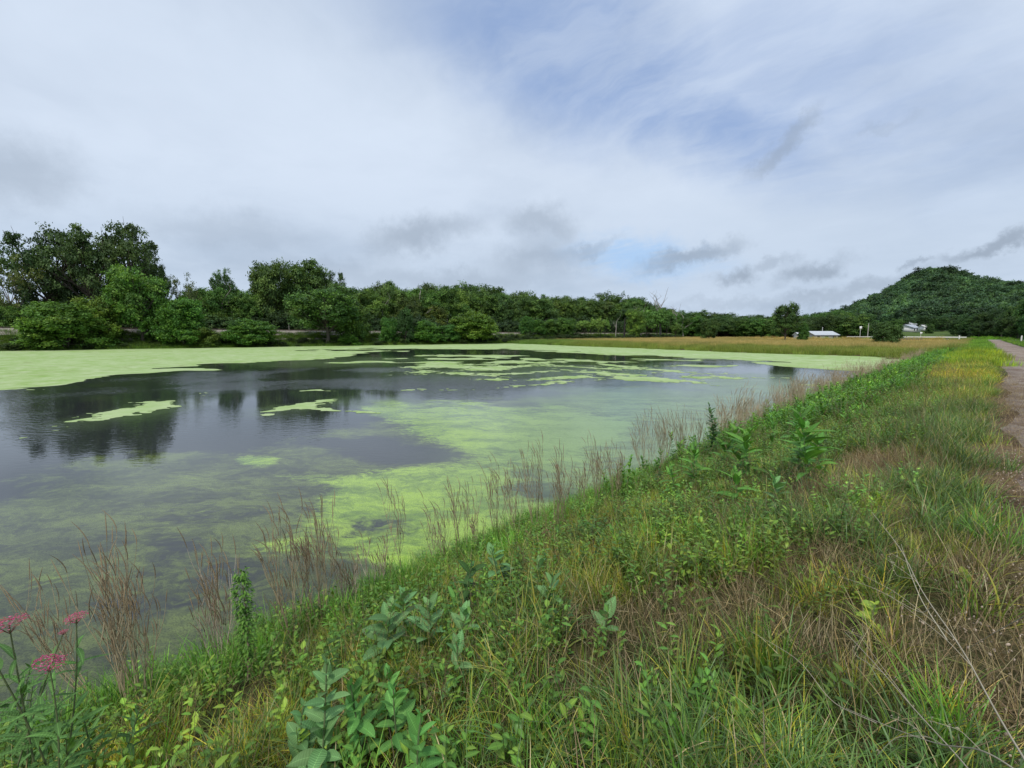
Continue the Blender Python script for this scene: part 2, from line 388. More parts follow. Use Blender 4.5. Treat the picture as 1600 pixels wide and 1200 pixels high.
# duckweed
m, t, o = new_mat('duckweed'); M_DUCK = m
geo = N(t, 'ShaderNodeNewGeometry'); P = geo.outputs['Position']
na = noise(t, P, 0.10, 7, 0.66, 0.6); nb = noise(t, P, 0.7, 8, 0.74); nc = noise(t, P, 12.0, 5, 0.7)
c = mixc(t, smooth(t, na, 0.35, 0.65), (0.21, 0.345, 0.06), (0.30, 0.42, 0.155))
c = mixc(t, smooth(t, nb, 0.35, 0.7), c, (0.42, 0.50, 0.27))
c = mixc(t, smooth(t, nc, 0.58, 0.75, 0, 0.6), c, (0.11, 0.17, 0.05)); c = mixc(t, smooth(t, noise(t, P, 0.35, 8, 0.72, 1.0), 0.52, 0.70, 0, 0.55), c, (0.20, 0.23, 0.07))
c = mixc(t, 1.0, c, attr(t, 'col'), 'MULTIPLY')
p = N(t, 'ShaderNodeBsdfPrincipled'); t.links.new(c, p.inputs['Base Color']); p.inputs['Roughness'].default_value = 0.75
p.inputs['Specular IOR Level'].default_value = 0.25
b = N(t, 'ShaderNodeBump'); b.inputs['Strength'].default_value = 0.3; b.inputs['Distance'].default_value = 0.01
t.links.new(nc, b.inputs['Height']); t.links.new(b.outputs[0], p.inputs['Normal']); t.links.new(p.outputs[0], o.inputs[0])

# ------------------------------------------------------------------ ground
def lines(segs):
    out = []
    for a, b, st in segs: out += list(np.arange(a, b, st))
    return np.array(out + [segs[-1][1]])
gx = lines([(-2500, -600, 190), (-600, -170, 30), (-170, -90, 1.6), (-90, -8, 3.5), (-8, 0.6, 0.13), (0.6, 14, 0.6), (14, 60, 5), (60, 500, 44), (500, 2500, 200)])
gy = lines([(-1500, -60, 120), (-60, -8, 6), (-8, -1, 0.5), (-1, 12, 0.16), (12, 40, 0.6), (40, 110, 1.2), (110, 230, 3.0), (230, 600, 25), (600, 3000, 200)])
def ground_col(x, y):
    n = fbm(x, y, 1.1, 4, 31); n2 = fbm(x, y, 6, 3, 33)
    soil = np.array([0.085, 0.058, 0.038]); straw = np.array([0.21, 0.155, 0.095]); gr = np.array([0.045, 0.07, 0.018])
    gold = np.array([0.25, 0.18, 0.06])
    k = sstep(n, -0.1, 0.4)[..., None]; c = soil * (1 - k) + straw * k
    k = sstep(n2 + 0.4, -0.2, 0.5)[..., None] * 0.6; c = c * (1 - k) + gr * k
    q = sstep(y - field_edge(x), 0, 14)[..., None] * (x < 1)[..., None]; c = c * (1 - q) + gold * q
    f = (sstep(np.hypot(x, y), 25, 45) * (x > -3) + (x < far_shore(y) + 1) * 1.0 + (x > 5) * 1.0).clip(0, 1)[..., None]; c = c * (1 - f) + gr * f
    f = sstep(y, 168, 172)[..., None]; c = c * (1 - f) + gr * 1.3 * f
    return c
g_me = grid_mesh('ground', gx, gy, height, ground_col, M_GROUND)
link('ground', g_me, kind='structure')

# trail
tx = np.linspace(0, 1, 14); ty = lines([(-8, 20, 0.25), (20, 60, 1), (60, 157, 3)])
U, Y = np.meshgrid(tx, ty)
e0 = 0.30 + 0.28 * fbm(Y, Y * 0, 2.3, 4, 51) + 0.35 * sstep(Y, 8, 30) - 0.15 * sstep(-Y, -5, -1.5); e1 = 3.9 + 0.3 * fbm(Y, Y * 0 + 9, 2.0, 3, 52)
X = e0 + (e1 - e0) * U
g = Geo(); i = np.arange(X.size).reshape(X.shape)
F = np.stack([i[:-1, :-1], i[:-1, 1:], i[1:, 1:], i[1:, :-1]], -1).reshape(-1, 4)
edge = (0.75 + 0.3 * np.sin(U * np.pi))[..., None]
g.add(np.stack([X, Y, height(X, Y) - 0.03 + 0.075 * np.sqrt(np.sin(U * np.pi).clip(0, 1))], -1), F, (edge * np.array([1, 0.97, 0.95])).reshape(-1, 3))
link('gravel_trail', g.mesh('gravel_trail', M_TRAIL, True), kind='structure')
# crossing road
xs = np.linspace(-62, 80, 60); U, X = np.meshgrid(np.linspace(158.2, 164.8, 5), xs); g = Geo(); i = np.arange(X.size).reshape(X.shape)
F = np.stack([i[:-1, :-1], i[1:, :-1], i[1:, 1:], i[:-1, 1:]], -1).reshape(-1, 4)
g.add(np.stack([X, U, height(X, U) + 0.03], -1), F, (1, 1, 1)); link('road', g.mesh('road', M_ROAD), kind='structure')
# railway ballast and rails
ry = np.arange(-70, 420, 3.0); off = np.array([7.6, 12.4, 17.1, 22.0]); O, Y = np.meshgrid(off, ry); X = far_shore(Y) - O
Z = height(X, Y); Z[:, 1:3] += 0.02; Z = Z + 0.03
g = Geo(); i = np.arange(X.size).reshape(X.shape); F = np.stack([i[:-1, :-1], i[1:, :-1], i[1:, 1:], i[:-1, 1:]], -1).reshape(-1, 4)
g.add(np.stack([X, Y, Z], -1), F, (1, 1, 1)); link('railway_embankment', g.mesh('railway_embankment', M_BALLAST), kind='structure')
trk = empty('railway_track', (float(far_shore(60)) - 14.7, 60, 0), label='low steel railway track running along the top of the gravel embankment', category='railway track')
for dx in (-0.72, 0.72):
    g = Geo(); P = np.stack([far_shore(ry) - 14.7 + dx, ry, height(far_shore(ry) - 14.7, ry) + 0.2], 1) - np.array(trk.location)
    tube(g, P, np.full(len(P), 0.07), 4, (0.10, 0.075, 0.06)); link('rail', g.mesh('rail', M_BUILD), trk)
g = Geo()
for yy in np.arange(-60, 250, 1.6):
    c0 = np.array([far_shore(yy) - 14.7, yy, height(far_shore(yy) - 14.7, yy) + 0.08]) - np.array(trk.location)
    box(g, c0, (2.6, 0.25, 0.14), 0, (0.09, 0.07, 0.055))
link('sleepers', g.mesh('sleepers', M_BARK), trk, kind='stuff')

# ------------------------------------------------------------------ pond surface
class Patch:        # an algae patch: centre and half-axes in world metres
    def __init__(s, px, py, rx, ry, rot=0, k=1.0):
        def W(x, y):
            d = ray(x, y); t = -3.0 / d[2]; return (EYE + d * t)[:2]
        a, b = math.cos(R(rot)), math.sin(R(rot))
        s.c = W(px, py)
        A = (W(px + rx * a, py - rx * b) - W(px - rx * a, py + rx * b)) / 2
        B = (W(px + ry * b, py + ry * a) - W(px - ry * b, py - ry * a)) / 2
        s.M = np.linalg.inv(np.stack([A, B], 1)); s.k = k
    def f(s, x, y):
        dx, dy = x - s.c[0], y - s.c[1]
        return np.hypot(s.M[0, 0] * dx + s.M[0, 1] * dy, s.M[1, 0] * dx + s.M[1, 1] * dy)
def water_pt(x, y):
    d = ray(x, y); t = -3.0 / d[2]; return (EYE + d * t)[:2]
def poly_sd(poly, x, y):      # signed distance, positive inside
    p = np.array([water_pt(*q) for q in poly]); ins = np.zeros(x.shape, bool); dm = np.full(x.shape, 1e9)
    for a, b in zip(p, np.roll(p, -1, 0)):
        cnd = ((a[1] > y) != (b[1] > y)) & (x < (b[0] - a[0]) * (y - a[1]) / (b[1] - a[1] + 1e-12) + a[0]); ins ^= cnd
        ab = b - a; tt = np.clip(((x - a[0]) * ab[0] + (y - a[1]) * ab[1]) / (ab @ ab + 1e-9), 0, 1)
        dm = np.minimum(dm, np.hypot(x - a[0] - tt * ab[0], y - a[1] - tt * ab[1]))
    return np.where(ins, dm, -dm)
MURK = [Patch(250, 860, 360, 190, 8, 1), Patch(560, 760, 260, 110, 5, 1), Patch(130, 960, 220, 120, 0, 1), Patch(430, 940, 160, 100, 0, .8),
        Patch(330, 745, 260, 48, 3, .9), Patch(820, 690, 300, 90, 0, 1), Patch(1000, 690, 190, 110, 0, 1.0), Patch(260, 1010, 240, 90, 0, .9), Patch(660, 690, 120, 26, 0, .35)]
CLEAR = [Patch(590, 700, 130, 20, -4, .8), Patch(650, 712, 90, 14, 0, .6), Patch(600, 826, 80, 18, 0, .5), Patch(830, 760, 75, 22, 0, .45), Patch(330, 880, 110, 60, -20, .5), Patch(230, 950, 90, 30, 0, .5), Patch(360, 800, 190, 26, 3, .35)]
LIME = [Patch(860, 740, 190, 90, 0, .5), Patch(900, 655, 130, 30, 0, .4), Patch(640, 745, 190, 50, 0, .42), Patch(640, 800, 170, 70, 0, .55), Patch(260, 740, 200, 26, 0, .3), Patch(380, 830, 220, 60, 0, .27), Patch(770, 662, 170, 34, -3, 1.0), Patch(610, 640, 55, 16, -5, .8), Patch(700, 628, 50, 9, 0, .5), Patch(850, 680, 110, 13, 0, .7), Patch(600, 775, 90, 36, 8, .8), Patch(740, 800, 120, 60, 0, 1.0),
        Patch(680, 850, 110, 40, 0, .6), Patch(392, 718, 42, 12, -6, .75), Patch(330, 775, 120, 14, 0, .25), Patch(180, 790, 130, 12, 0, .3), Patch(470, 750, 90, 10, 0, .3), Patch(250, 880, 60, 30, 20, .3),
        Patch(80, 850, 120, 60, 10, .28), Patch(1000, 660, 120, 14, 0, .3), Patch(325, 800, 30, 7, -5, .4), Patch(860, 632, 34, 6, -8, .6), Patch(460, 855, 80, 18, 0, .3), Patch(110, 910, 90, 26, 12, .35)]
FILM = [Patch(205, 645, 110, 13, 10, .3), Patch(480, 636, 70, 9, 8, .3), Patch(900, 575, 200, 10, 0, .3), Patch(800, 580, 240, 12, 0, .3), Patch(1040, 650, 230, 60, -3, .55), Patch(900, 720, 150, 60, 0, .35), Patch(1250, 600, 140, 22, -2, .5), Patch(1000, 640, 190, 34, -3, .8), Patch(1150, 640, 110, 50, -3, .7), Patch(1170, 600, 90, 10, -2, .8), Patch(960, 690, 160, 40, 0, .55), Patch(1290, 610, 110, 16, 0, .75), Patch(900, 610, 90, 7, -2, .3), Patch(640, 636, 100, 14, -2, .35),
        Patch(560, 562, 160, 6, 0, .5), Patch(500, 569, 130, 5, 0, .45), Patch(1180, 588, 60, 5, 0, .4)]
def soft_sum(L, x, y):
    s = np.zeros(x.shape); r = np.hypot(x, y)
    wx = x + fbm(x, y, 2.5, 4, 61) * 0.05 * r; wy = y + fbm(x, y, 2.5, 4, 62) * 0.05 * r
    for p in L: s = 1 - (1 - s) * (1 - p.k * sstep(-p.f(wx, wy), -1.5, -0.3))
    return s
def water_col(x, y):
    m = soft_sum(MURK, x, y) * (1 - soft_sum(CLEAR, x, y)); l = soft_sum(LIME, x, y) * (1 - 0.7 * soft_sum(CLEAR, x, y)); f = soft_sum(FILM, x, y)
    near = np.exp(-((x + 4.6) / 0.8) ** 2) * 0.6
    return np.stack([np.maximum(m, near), l, f], -1)
wx = lines([(-132, -60, 2.0), (-60, -30, 0.8), (-30, -12, 0.3), (-12, -3.6, 0.12)])
wy = lines([(-60, -6, 1.6), (-6, 14, 0.14), (14, 30, 0.3), (30, 60, 0.8), (60, 104, 1.4)])
pw = grid_mesh('pond_water', wx, wy, lambda x, y: x * 0, water_col, M_WATER, keep=lambda x, y: height(x, y) < 0.15)
WIND = [Patch(430, 588, 330, 15, 2, 1), Patch(720, 596, 120, 10, 0, .8), Patch(900, 600, 160, 8, 0, .3), Patch(180, 606, 220, 9, 2, .7), Patch(30, 640, 60, 30, 0, .6)]      # gusts ruffling the water
co = np.zeros(len(pw.vertices) * 3, np.float32); pw.vertices.foreach_get('co', co); co = co.reshape(-1, 3).astype(float)
wa = pw.attributes.new('wind', 'FLOAT', 'POINT'); wa.data.foreach_set('value', soft_sum(WIND, co[:, 0], co[:, 1]).astype(np.float32))
link('pond_water', pw, kind='structure')

MATS = [[(-700, 556), (-80, 544), (0, 543), (400, 539), (600, 536), (800, 533), (870, 536), (860, 541), (760, 546), (640, 545), (500, 547.5), (640, 548.5), (600, 551), (560, 553), (520, 561), (420, 564.5), (300, 572), (366, 573.5), (345, 578), (240, 582), (150, 588), (95, 599), (40, 604), (0, 608), (-90, 615), (-700, 650)],
        [(780, 537), (900, 540), (1000, 543), (1200, 549), (1350, 553), (1440, 556), (1445, 575), (1425, 588), (1395, 584), (1330, 577), (1255, 574), (1200, 569), (1150, 562), (1050, 558), (960, 556), (850, 549), (780, 545)],
        [(1380, 580), (1430, 575), (1420, 600), (1330, 602), (1290, 596), (1360, 590)]]
ISL = [Patch(*q) for q in [(205, 644, 72, 6, 12, 1), (255, 634, 30, 6, 5, 1), (130, 657, 26, 1.6, 8, 1), (478, 634, 40, 3.0, 9, 1), (22, 607, 30, 2, 2, 1), (60, 609, 18, 1.2, 0, 1),
        (660, 566, 100, 1.2, 0, 1), (700, 571, 60, 3.5, 0, 1), (760, 575, 70, 2.6, 3, 1), (800, 566, 60, 1.6, 0, 1), (600, 565, 40, 0.8, 0, 1), (690, 561, 70, 1.0, 0, 1), (740, 556, 60, 1.4, 0, 1), (860, 562, 90, 1.3, -2, 1),
        (720, 584, 40, 2, -4, 1), (930, 582, 60, 1.4, -4, 1), (900, 590, 50, 2.2, 5, 1), (990, 591, 60, 2.4, -3, 1), (1030, 563, 50, 1.5, 0, 1), (820, 583, 50, 1.0, 3, 1), (905, 574, 70, 0.9, -4, 1), (960, 570, 60, 1.0, -6, 1),
        (640, 610, 22, 1.3, 0, 1), (690, 609, 18, 1.0, 0, 1), (490, 611, 14, 0.8, 0, 1), (1080, 572, 40, 1.2, 0, 1), (1130, 590, 60, 1.5, 0, 1), (1330, 605, 40, 2.0, -3, 1), (850, 600, 60, 1.4, 4, 1), (780, 594, 30, 0.9, 0, 1),
        (1010, 577, 60, 1.2, -3, 1), (540, 643, 30, 1.4, -4, 1), (1395, 566, 40, 5, 0, 1)]]
def cover(x, y):
    r = np.hypot(x, y); wx = x + fbm(x, y, 3.5, 4, 71) * 0.04 * r; wy = y + fbm(x, y, 3.5, 4, 72) * 0.04 * r
    s = np.full(x.shape, -9.0)
    for P_ in MATS: s = np.maximum(s, poly_sd(P_, wx, wy) / (0.03 * r + 0.2))
    fi = fbm(x, y, .35, 5, 77) * (r < 45) * 1.5 + fbm(x, y, 2.2, 4, 78) * 1.1
    for p in ISL: s = np.maximum(s, np.minimum(.7, (1.05 - p.f(wx, wy)) * 1.0) + fi)
    fr = fbm(x, y, 1.2 + 0.03 * r.mean(), 5, 73)
    holes = sstep(fbm(x + 0.6 * y, y * 1.4 - 0.8 * x, 9.0, 4, 75), 0.28, 0.5) * 3.0 * (r > 45)
    fr2 = fbm(x, y, .5 + 0.012 * r.mean(), 4, 79)
    return s + fr * 1.1 + fr2 * .8 - holes * sstep(-s, -6, -1)
def march(g, x0, x1, y0, y1, st, skip=None):
    xs = np.arange(x0, x1 + st / 2, st); ys = np.arange(y0, y1 + st / 2, st); X, Y = np.meshgrid(xs, ys); Fv = cover(X, Y)
    Fv = np.where(height(X, Y) > 0.1, -1, Fv)
    i = np.arange(X.size).reshape(X.shape); a, b, c, d = i[:-1, :-1].ravel(), i[:-1, 1:].ravel(), i[1:, 1:].ravel(), i[1:, :-1].ravel()
    if skip: 
        cx, cy = X.ravel()[a] + st / 2, Y.ravel()[a] + st / 2
        k = ~((cx > skip[0]) & (cx < skip[1]) & (cy > skip[2]) & (cy < skip[3])); a, b, c, d = a[k], b[k], c[k], d[k]
    Pt = np.stack([X.ravel(), Y.ravel(), np.full(X.size, 0.006)], 1); f = Fv.ravel()
    T = np.concatenate([np.stack([a, b, c], 1), np.stack([a, c, d], 1)]); s = f[T] > 0; n = s.sum(1)
    full = T[n == 3]
    if len(full):
        u, inv = np.unique(full, return_inverse=True); g.add(Pt[u], inv.reshape(full.shape), (1, 1, 1))
    def cut(p, q):
        w = (f[p] / (f[p] - f[q]))[:, None]; return Pt[p] + (Pt[q] - Pt[p]) * w
    for want in (1, 2):
        t_ = T[n == want]; ss = s[n == want]
        if not len(t_): continue
        k = (ss if want == 1 else ~ss).argmax(1); r_ = np.arange(len(t_))
        A, B, C = t_[r_, k], t_[r_, (k + 1) % 3], t_[r_, (k + 2) % 3]; ab, ac = cut(A, B), cut(A, C); m_ = len(t_)
        if want == 1: g.add(np.concatenate([Pt[A], ab, ac]), np.stack([r_, r_ + m_, r_ + 2 * m_], 1), (1, 1, 1))
        else: g.add(np.concatenate([ab, Pt[B], Pt[C], ac]), np.stack([r_, r_ + m_, r_ + 2 * m_, r_ + 3 * m_], 1), (1, 1, 1))
g = Geo(); march(g, -36, -4, -8, 40, 0.12); march(g, -132, -2.4, -60, 108, 0.6, (-36, -4, -8, 40))
link('floating_duckweed', g.mesh('floating_duckweed', M_DUCK), kind='stuff')

# broad-leaved plants: foot pixel, top pixel, leaf kind, size (the grass is thinner round them)
mw = [
 (500, 1262, 1045, 'dusty', 1.15, 'tall broad-leaved dusty green milkweed at the bottom, left of its neighbours'),
 (470, 1235, 1110, 'dusty', 1.0, 'lower milkweed tucked at the left foot of the tall bottom one'),
 (572, 1215, 1062, 'fresh', 1.05, 'fresh green milkweed second from the left at the bottom'),
 (616, 1160, 1048, 'fresh', .8, 'small-topped milkweed standing behind the bottom row'),
 (622, 1200, 1080, 'fresh', 1.05, 'milkweed with upright pointed leaves in the bottom group'),
 (642, 1275, 1122, 'fresh', 1.15, 'nearest milkweed at the bottom edge, with large pointed leaves'),
 (600, 1052, 945, 'dusty', 1.15, 'grey-green milkweed with wide flat leaves near the water edge'),
 (628, 1010, 915, 'dusty', .9, 'milkweed half hidden behind the wide flat-leaved one'),
 (666, 1035, 938, 'dusty', 1.0, 'blue-green milkweed with pale-edged leaves beside the flat-leaved one'),
 (716, 1085, 1008, 'dusty', .95, 'pale-topped milkweed standing alone in the grass'),
 (713, 1030, 945, 'dusty', .8, 'chewed milkweed with curled pale leaves'),
 (712, 985, 912, 'fresh', .85, 'bright-topped milkweed in front of the dark one'),
 (724, 975, 868, 'dark', 1.3, 'very dark green milkweed below the curved dried spikes'),
 (786, 930, 855, 'dusty', .95, 'dark bluish milkweed among grass left of the dried clumps'),
 (828, 925, 870, 'dusty', .7, 'small grey milkweed right of the bluish one'),
 (850, 965, 897, 'dusty', .85, 'silvery milkweed with narrow upright leaves in mid slope'),
 (944, 1005, 952, 'dusty', .85, 'solitary blue-grey milkweed above the bare brown patch'),
 (870, 852, 818, 'fresh', .8, 'small leafy plant beside the brown leaf heap'),
 (915, 838, 795, 'bright', .9, 'leafy green plant at the water edge left of the curled bush'),
 (950, 850, 810, 'bright', .8, 'low leafy plant in the bright shore grass'),
 (1130, 905, 884, 'fresh', .6, 'small pale-tipped seedling in the middle of the slope'),
 (1030, 900, 875, 'fresh', .6, 'small green milkweed seedling on the middle slope'),
 (1024, 845, 812, 'dusty', .7, 'little grey-green milkweed with pale tip'),
 (1112, 745, 668, 'bright', 1.2, 'leafy weed at the left front of the big weed patch'),
 (1145, 755, 682, 'bright', 1.35, 'large leafy milkweed in the middle of the weed patch'),
 (1172, 762, 694, 'bright', 1.3, 'milkweed with spreading star-like leaves in the weed patch'),
 (1150, 795, 748, 'bright', 1.2, 'low drooping-leaved milkweed at the front of the weed patch'),
 (1206, 800, 757, 'dusty', .85, 'thin tiered plant with flat leaf whorls'),
 (1085, 770, 712, 'bright', 1.1, 'leafy plant left of the drooping-leaved one'),
 (1060, 785, 738, 'bright', .9, 'small leafy plant at the left end of the weed patch'),
 (1120, 718, 648, 'dark', 1.3, 'dark upright weed standing out against the water'),
 (1105, 720, 668, 'dark', 1.1, 'dark low weed left of the upright dark weed'),
 (1237, 702, 648, 'fresh', 1.1, 'upright leafy weed against the pale water, right of the dried row'),
 (1262, 775, 668, 'bright', 1.5, 'tallest leafy milkweed with stacked leaf pairs on the right'),
 (1248, 748, 680, 'bright', 1.2, 'leafy milkweed growing just behind the tallest one'),
 (1280, 752, 690, 'bright', 1.2, 'leafy milkweed at the right shoulder of the tallest one'),
 (1200, 712, 665, 'bright', 1.0, 'leafy weed between the weed patch and the water'),
 (1320, 690, 655, 'bright', .9, 'broad-leaved weed above the reddish dry patch'),
 (1345, 668, 640, 'bright', .9, 'weed with glossy dark leaves near the yellow grass'),
]
MWP = np.array([hit(q[0], q[1])[:2] for q in mw if q[1] < 820 or q[1] > 1150])
def room(x, y):
    k = np.ones(np.shape(x))
    for a, b in MWP: k = np.minimum(k, .22 + .78 * sstep(np.hypot(x - a, y - b), .15, .5))
    return k
# ------------------------------------------------------------------ instanced stuff
SRC = bpy.data.collections.new("sources")
def scatter(name, srcs, pts, rot, scl, idx, tint):
    """one object of kind stuff whose modifier instances the small source meshes"""
    me = bpy.data.meshes.new(name); n = len(pts); me.vertices.add(n); me.vertices.foreach_set('co', np.asarray(pts, np.float32).ravel())
    for nm, ty, key, arr in (('rot', 'FLOAT_VECTOR', 'vector', rot), ('scl', 'FLOAT_VECTOR', 'vector', scl), ('idx', 'INT', 'value', idx), ('tint', 'FLOAT_COLOR', 'color', np.concatenate([tint, np.ones((n, 1))], 1))):
        a = me.attributes.new(nm, ty, 'POINT'); a.data.foreach_set(key, np.asarray(arr, np.int32 if ty == 'INT' else np.float32).ravel())
    o = link(name, me, kind='stuff')
    col_ = bpy.data.collections.new(name + "_sources")
    for k, s in enumerate(srcs): col_.objects.link(bpy.data.objects.new(f"{name}_source_{k:02d}", s))
    ng = bpy.data.node_groups.new(name, 'GeometryNodeTree')
    ng.interface.new_socket('Geometry', in_out='INPUT', socket_type='NodeSocketGeometry'); ng.interface.new_socket('Geometry', in_out='OUTPUT', socket_type='NodeSocketGeometry')
    gi = ng.nodes.new('NodeGroupInput'); go = ng.nodes.new('NodeGroupOutput')
    ip = ng.nodes.new('GeometryNodeInstanceOnPoints'); ci = ng.nodes.new('GeometryNodeCollectionInfo')
    ci.inputs['Collection'].default_value = col_; ci.inputs['Separate Children'].default_value = True; ci.inputs['Reset Children'].default_value = True
    ip.inputs['Pick Instance'].default_value = True
    def na(nm, dt):
        q = ng.nodes.new('GeometryNodeInputNamedAttribute'); q.data_type = dt; q.inputs['Name'].default_value = nm; return q.outputs['Attribute']
    e2r = ng.nodes.new('FunctionNodeEulerToRotation'); L = ng.links
    L.new(gi.outputs[0], ip.inputs['Points']); L.new(ci.outputs[0], ip.inputs['Instance']); L.new(na('idx', 'INT'), ip.inputs['Instance Index'])
    L.new(na('rot', 'FLOAT_VECTOR'), e2r.inputs[0]); L.new(e2r.outputs[0], ip.inputs['Rotation']); L.new(na('scl', 'FLOAT_VECTOR'), ip.inputs['Scale'])
    L.new(ip.outputs[0], go.inputs[0])
    md = o.modifiers.new('scatter', 'NODES'); md.node_group = ng
    return o

def blades(g, rng, n, rad, h0, h1, w, lean, curl, seg, cols, tip=None, seed_col=None):
    az = rng.uniform(0, 2 * np.pi, n); rr = rad * np.sqrt(rng.uniform(0, 1, n))
    la = az + rng.normal(0, 0.9, n); h = rng.uniform(h0, h1, n); th0 = np.abs(rng.normal(0, lean, n)); cu = rng.uniform(0.15, 1.0, n) * curl
    ww = w * rng.uniform(0.6, 1.3, n); fa = la + np.pi / 2 + rng.normal(0, 0.5, n)
    P = np.stack([rr * np.cos(az), rr * np.sin(az), np.full(n, -0.03)], 1); D = np.stack([np.cos(la), np.sin(la)], 1)
    side = np.stack([np.cos(fa), np.sin(fa), rng.normal(0, 0.15, n)], 1)
    V = np.zeros((n, seg + 1, 2, 3)); ci = rng.integers(0, len(cols), n); cb = np.array(cols)[ci] * rng.uniform(0.75, 1.25, (n, 1)); C = np.zeros((n, seg + 1, 2, 3))
    for k in range(seg + 1):
        tt = k / seg; wk = ww * (1 - tt ** 2.2) * (0.65 + 0.35 * min(1, tt * 4)) + 0.0002
        V[:, k, 0] = P - side * wk[:, None] / 2; V[:, k, 1] = P + side * wk[:, None] / 2
        cc = cb if tip is None else cb * (1 - tt ** 2 * tip[3]) + np.array(tip[:3]) * tt ** 2 * tip[3]
        C[:, k, 0] = cc; C[:, k, 1] = cc
        th = th0 + cu * (tt + 0.5 / seg) ** 1.3; st = h / seg
        P = P + np.concatenate([D * (np.sin(th) * st)[:, None], (np.cos(th) * st)[:, None]], 1)
    i = np.arange(n * (seg + 1) * 2).reshape(n, seg + 1, 2)
    F = np.stack([i[:, :-1, 0], i[:, :-1, 1], i[:, 1:, 1], i[:, 1:, 0]], -1).reshape(-1, 4)
    g.add(V.reshape(-1, 3), F, C.reshape(-1, 3))
def leaf_strip(L, W, seg=4, bend=0.5, fold=0.25, shape='oval', colr=(.1, .2, .08), rib=1.25):
    """leaf along +X, 3 verts across, returns V,F,C"""
    V = []; C = []; x = 0; z = 0
    for k in range(seg + 1):
        tt = k / seg
        w = W / 2 * (math.sin(math.pi * tt ** 0.8) ** 0.7 if shape == 'oval' else math.sin(math.pi * min(1, tt * 0.93 + 0.07)) ** 0.9 * (1.15 - 0.5 * tt)) + 0.0006
        th = bend * (tt - 0.15) * 1.2
        m_ = min(.0012, w * .3)
        V += [(x, -w, z + fold * w), (x, -m_, z + fold * m_), (x, 0, z + .0006), (x, m_, z + fold * m_), (x, w, z + fold * w)]
        ed = tuple(q * .82 for q in colr); rb = tuple(min(.8, q * rib * 1.35) for q in colr); C += [ed, colr, rb, colr, ed]
        x += math.cos(th) * L / seg; z -= math.sin(th) * L / seg
    F = []
    for k in range(seg):
        a = 5 * k; F += [(a + i, a + i + 1, a + i + 6, a + i + 5) for i in range(4)]
    return np.array(V), np.array(F), np.array(C)
def rotz(V, a): c, s = math.cos(a), math.sin(a); return V @ np.array([[c, s, 0], [-s, c, 0], [0, 0, 1]])
def roty(V, a): c, s = math.cos(a), math.sin(a); return V @ np.array([[c, 0, -s], [0, 1, 0], [s, 0, c]])
def rotx(V, a): c, s = math.cos(a), math.sin(a); return V @ np.array([[1, 0, 0], [0, c, s], [0, -s, c]])

rng = np.random.default_rng(7)
G1 = (.080, .180, .050); G2 = (.125, .255, .035); G3 = (.21, .31, .035); YG = (.42, .42, .06); ST = (.42, .34, .19); BR = (.19, .14, .08)
def mk(fn, k, nm):
    out = []
    for j in range(k):
        g = Geo(); fn(g, np.random.default_rng(100 + j + hash_name(nm))); out.append(g.mesh(nm, M_GRASS))
    return out
def hash_name(s): return sum(ord(c) * (i + 3) for i, c in enumerate(s))
T_LONG = mk(lambda g, r: (blades(g, r, 34, .10, .16, .42, .0064, .55, 2.1, 6, [G1, G1, G1, G2, G2], (.16, .16, .07, .5)), blades(g, r, 4, .1, .2, .45, .005, .5, 1.7, 5, [ST, YG, BR])), 7, 'brome_tuft')
T_FINE = mk(lambda g, r: (blades(g, r, 44, .11, .07, .25, .0038, .5, 1.4, 4, [G2, G3, G3, G2, YG], (.30, .26, .09, .5)), blades(g, r, 10, .1, .1, .3, .003, .5, 1.4, 4, [ST, BR, ST])), 7, 'fine_tuft')
T_LUSH = mk(lambda g, r: blades(g, r, 34, .10, .18, .42, .0075, .36, 1.2, 5, [(.085, .24, .032), (.11, .27, .038), G2], (.14, .22, .05, .4)), 6, 'lush_tuft')
T_DRY = mk(lambda g, r: blades(g, r, 22, .14, .10, .34, .0035, 1.15, .5, 4, [ST, ST, BR, (.26, .19, .12), (.46, .40, .26)]), 5, 'straw_tuft')
T_YEL = mk(lambda g, r: (blades(g, r, 12, .08, .3, .5, .010, .35, 2.0, 6, [YG, (.22, .27, .06), (.16, .22, .05)], (.42, .36, .10, .7)), blades(g, r, 16, .1, .2, .4, .006, .4, 1.5, 5, [G2, G3])), 5, 'yellowing_tuft')
def forb(g, r):
    for s in range(5):
        a = r.uniform(0, 6.28); h = r.uniform(.12, .32); ln = r.uniform(0, .35); base = np.array([math.cos(a), math.sin(a), 0]) * r.uniform(0, .08)
        tipp = base + np.array([math.cos(a) * math.sin(ln), math.sin(a) * math.sin(ln), math.cos(ln)]) * h
        P = np.linspace(base, tipp, 3); tube(g, P, [.002, .0016, .001], 3, (.12, .16, .05))
        for k in range(int(h / .035)):
            p = base + (tipp - base) * (0.25 + 0.75 * k / max(1, h / .035)); az = r.uniform(0, 6.28); L = r.uniform(.03, .055)
            cc = np.array([(.10, .22, .045), (.13, .26, .05), (.19, .30, .055)][r.integers(3)])
            V, F, C = leaf_strip(L, L * .45, 3, r.uniform(0, .8), .2, 'oval', tuple(cc), 1.1); V = rotz(roty(V, -r.uniform(.0, .8)), az); g.add(V + p, F, C)
T_FORB = mk(forb, 6, 'forb')
